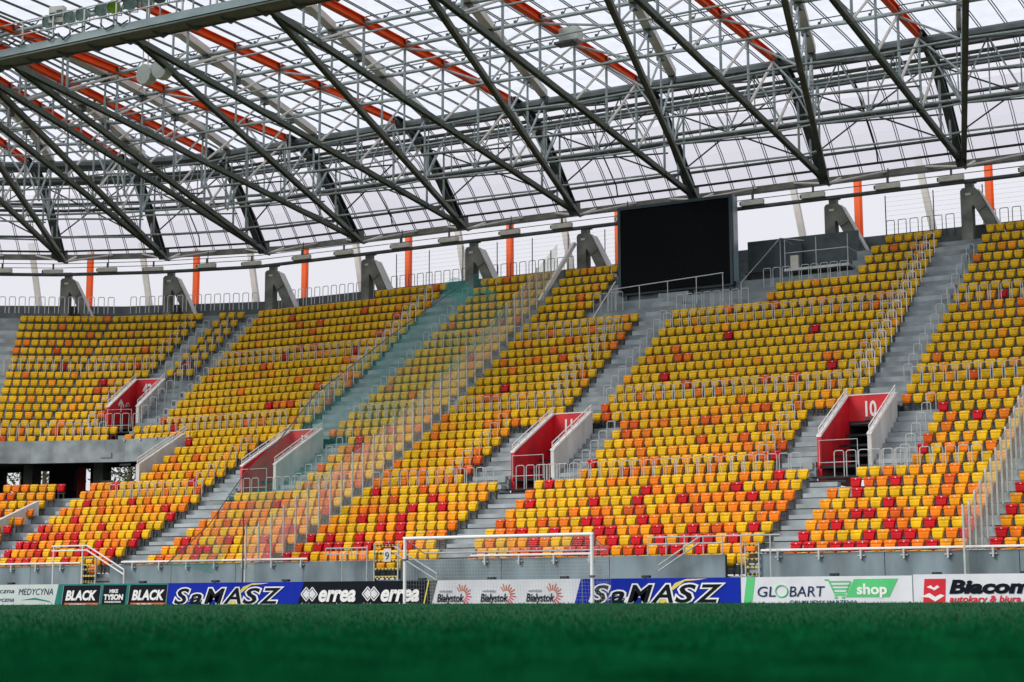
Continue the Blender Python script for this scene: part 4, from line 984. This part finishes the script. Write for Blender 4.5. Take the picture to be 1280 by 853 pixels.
# ------------------------------------------------------------------ catwalk with floodlights
cwk=thing('catwalk','grey steel catwalk with railing crossing the top left of the roof','catwalk')
dc=29.3
for i in range(2,12):
    a,b=L(i,dc,0),L(i+1,dc,0); c=(a+b)/2
    def seg(nm,da,z,prof,m):
        p,q=L(i,dc+da,z),L(i+1,dc+da,z); mb=MB(); mb.beam(p-c,q-c,prof); mb.build(nm,m,cwk,c)
    seg('edge_girder',.65,24.62,RECT(.1,.34),'girder'); seg('edge_girder',-.6,24.62,RECT(.1,.34),'dsteel'); seg('walkway_deck',.05,24.5,RECT(1.2,.05),'dsteel')
    seg('lower_flange',.35,24.36,RECT(.7,.07),'olive')
    for z in (25.3,25.9): seg('guard_rail',-.6,z,RECT(.045,.045),'rail'); seg('guard_rail',.7,z,RECT(.045,.045),'rail')
    n_=4 if i<8 else 2
    for s in range(n_):
        f=s/n_; p=L(i,dc+.65,24.5)*(1-f)+L(i+1,dc+.65,24.5)*f; mb=MB(); mb.box(-.035,.035,-.035,.035,0,1.42); mb.build('rail_post','rail',cwk,p)
        r=Vector((0,1,0)); mb=MB(); mb.prism([(0,.05,-.02),(0,1.25,-.02),(0,.9,-.30),(0,.25,-.30)],(.05,0,0)); mb.build('floor_bracket','olive',cwk,p+Vector((0,.05,0)))
flights=[(60,38,'g'),(70,37,'w'),(87,36,'g'),(104,31,'g'),(124,27,'g'),(142,22,'n'),(163,15,'g'),(181,12,'g'),(201,9,'d'),(218,6,'g'),(240,3,'g'),(262,-2,'g')]
m3=MB(); 
rr=[(.02,.30),(.12,.29),(.30,.20),(.42,.11)]
v=[];n_=12
for y,r in rr:
    for k in range(n_): v.append((r*math.cos(2*PI*k/n_),y,r*math.sin(2*PI*k/n_)))
f=[]
for a in range(len(rr)-1):
    for k in range(n_): f.append((a*n_+k,a*n_+(k+1)%n_,(a+1)*n_+(k+1)%n_,(a+1)*n_+k))
f.append(tuple(range(3*n_,4*n_))); m3.add(v,f); m3.box(-.12,.12,.30,.62,-.12,.12); m3=m3.mesh('lamp_housing','steel')
def disc(m): 
    mb=MB(); mb.add([(.28*math.cos(2*PI*k/14),.03,.28*math.sin(2*PI*k/14)) for k in range(14)],[tuple(range(14))]); mb.add([(.10*math.cos(2*PI*k/8),-.0,.10*math.sin(2*PI*k/8)) for k in range(8)],[tuple(range(8))]); mb.tube([(.29*math.cos(2*PI*k/14),.02,.29*math.sin(2*PI*k/14)) for k in range(15)],.02,4); return mb.mesh('lamp_glass',m)
dl=disc('lens'); dg_=disc('lampgreen'); dd=disc('dsteel')
ub=MB(); ub.tube([(-.34,.1,0),(-.34,.1,-.35),(.34,.1,-.35),(.34,.1,0)],.03,5); ub.tube([(0,.1,-.35),(0,.1,-1.2)],.04,5); ub=ub.mesh('lamp_bracket','steel')
for q,(xx,yy,kd) in enumerate(flights):
    # along the catwalk rail, found from its place between the truss lines
    best=None
    for i in range(5,10):
        for s in range(40):
            p=L(i,dc+.45,25.75)*(1-s/40)+L(i+1,dc+.45,25.75)*(s/40); e=abs(proj(p)[0]-xx)
            if best is None or e<best[0]: best=(e,p.copy(),i)
    p=best[1]
    if kd=='w':
        t=thing('floodlight','small white boxed twin floodlight leaning on the catwalk rail','floodlight',p,R(15),'floodlights on the catwalk')
        mb=MB(); mb.box(-.35,.35,-.1,.2,-.15,.6); mb.build('housing','fitting',t); mb=MB(); mb.box(-.28,-.02,-.14,-.1,.0,.3); mb.box(.04,.30,-.14,-.1,.1,.4); mb.build('lamp_glass','dsteel',t); continue
    lab={'n':'round floodlight with a lime green glass on the catwalk','d':'dark glassed round floodlight on the catwalk, one of the right ones'}.get(kd,'round grey floodlight, %s from the left on the catwalk'%ORD[q+1])
    t=thing('floodlight',lab,'floodlight',p,R(8+q*3%20),'floodlights on the catwalk')
    h=obj('lamp_housing',m3,t); h.rotation_euler=(R(20),0,0); gl=obj('lamp_glass',{'n':dg_,'d':dd}.get(kd,dl),t); gl.rotation_euler=(R(20),0,0); obj('bracket',ub,t)
cb=MB(); rr_=random.Random(5)
for q in range(10):
    p=L(6,dc+.75,24.9)*(q/9)+L(7,dc+.75,24.9)*(1-q/9); cb.tube([p+Vector((0,0,rr_.uniform(-.1,.2))),p+Vector((.35,-.05,rr_.uniform(-.3,.1))),p+Vector((.75,0,rr_.uniform(-.1,.2)))],.035,4)
tag(cb.build('cable_loops','black'),'loops of black cable tied along the catwalk girder','cable')
# loudspeakers hung from the truss
sp_=thing('loudspeakers','pair of pale horn loudspeakers hung under the roof near the catwalk','loudspeaker',(-49.9,57.2,24.1))
for s,x in ((0,-.42),(1,.5)):
    mb=MB(); n_=10; v=[]; 
    for yy,rr1 in ((-.35,.42),(.1,.40),(.35,.22)):
        for k in range(n_): v.append((x+rr1*math.cos(2*PI*k/n_),yy,rr1*math.sin(2*PI*k/n_)*1.15+.12*s))
    f=[(a*n_+k,a*n_+(k+1)%n_,(a+1)*n_+(k+1)%n_,(a+1)*n_+k) for a in (0,1) for k in range(n_)]+[tuple(range(n_))[::-1],tuple(range(2*n_,3*n_))]
    mb.add(v,f); mb.build('horn','horn',sp_)
mb=MB(); mb.tube([(-.75,0,-.6),(-.75,0,2.1)],.03,5); mb.tube([(-.45,0,.3),(-.45,0,2.1)],.03,5); mb.tube([(-1,0,-.55),(1.7,0,.75)],.05,5); mb.build('hanger','pale',sp_)
pj=thing('loudspeaker','white boxed loudspeaker hung below the roof at top centre','loudspeaker',(-33.2,66.3,25.6))
mb=MB(); mb.box(-.45,.5,-.3,.3,.0,.62); mb.build('box','horn',pj); mb=MB(); mb.box(-.7,.2,-.32,.34,-.1,0); mb.build('mount_plate','dsteel',pj)

# ------------------------------------------------------------------ outside, seen through the concourse opening
def tree(x,y,h,label,seed):
    r=random.Random(seed); t=thing('tree',label,'tree',(x,y,0))
    mb=MB(); mb.tube([(0,0,0),(.1,0,h*.5),(0,.1,h*.9)],.18,6)
    for q in range(9):
        a=r.uniform(0,6.28); z=h*r.uniform(.35,.8); mb.tube([(0,0,z),(math.cos(a)*h*.25,math.sin(a)*h*.25,z+h*.16)],.06,5)
    mb.build('trunk','bark',t)
    V=[];F_=[]
    for q in range(1500):
        a=r.uniform(0,6.28); e=r.uniform(-1,1); rad=h*.33*(r.random()**.4)*(1+.3*math.sin(a*3+seed)); p=Vector((rad*math.cos(a)*math.sqrt(1-e*e),rad*math.sin(a)*math.sqrt(1-e*e),h*.66+rad*1.2*e))
        u_=Vector((r.uniform(-1,1),r.uniform(-1,1),r.uniform(-1,1))).normalized()*.16; w_=u_.cross(Vector((r.uniform(-1,1),r.uniform(-1,1),r.uniform(-1,1)))).normalized()*.09
        o=len(V); V+=[p-u_,p+w_,p+u_,p-w_]; F_.append((o,o+1,o+2,o+3))
    mb=MB(); mb.add(V,F_); mb.build('crown','leaf',t)
M['bark']=mat('bark',(.09,.07,.05),.9,.3,4); M['leaf']=mat('leaf',(.09,.13,.04),.6,.5,1.2)
tree(-89.5,101,13,'leafy tree outside seen through the leftmost concourse openings',3); tree(-98.5,101,12,'sparse tree outside beyond the far left opening',9); tree(-92.5,108,14,'leafy tree outside behind the right concourse opening',5); tree(-104,104,13,'bushy tree outside right of the concourse opening',6)
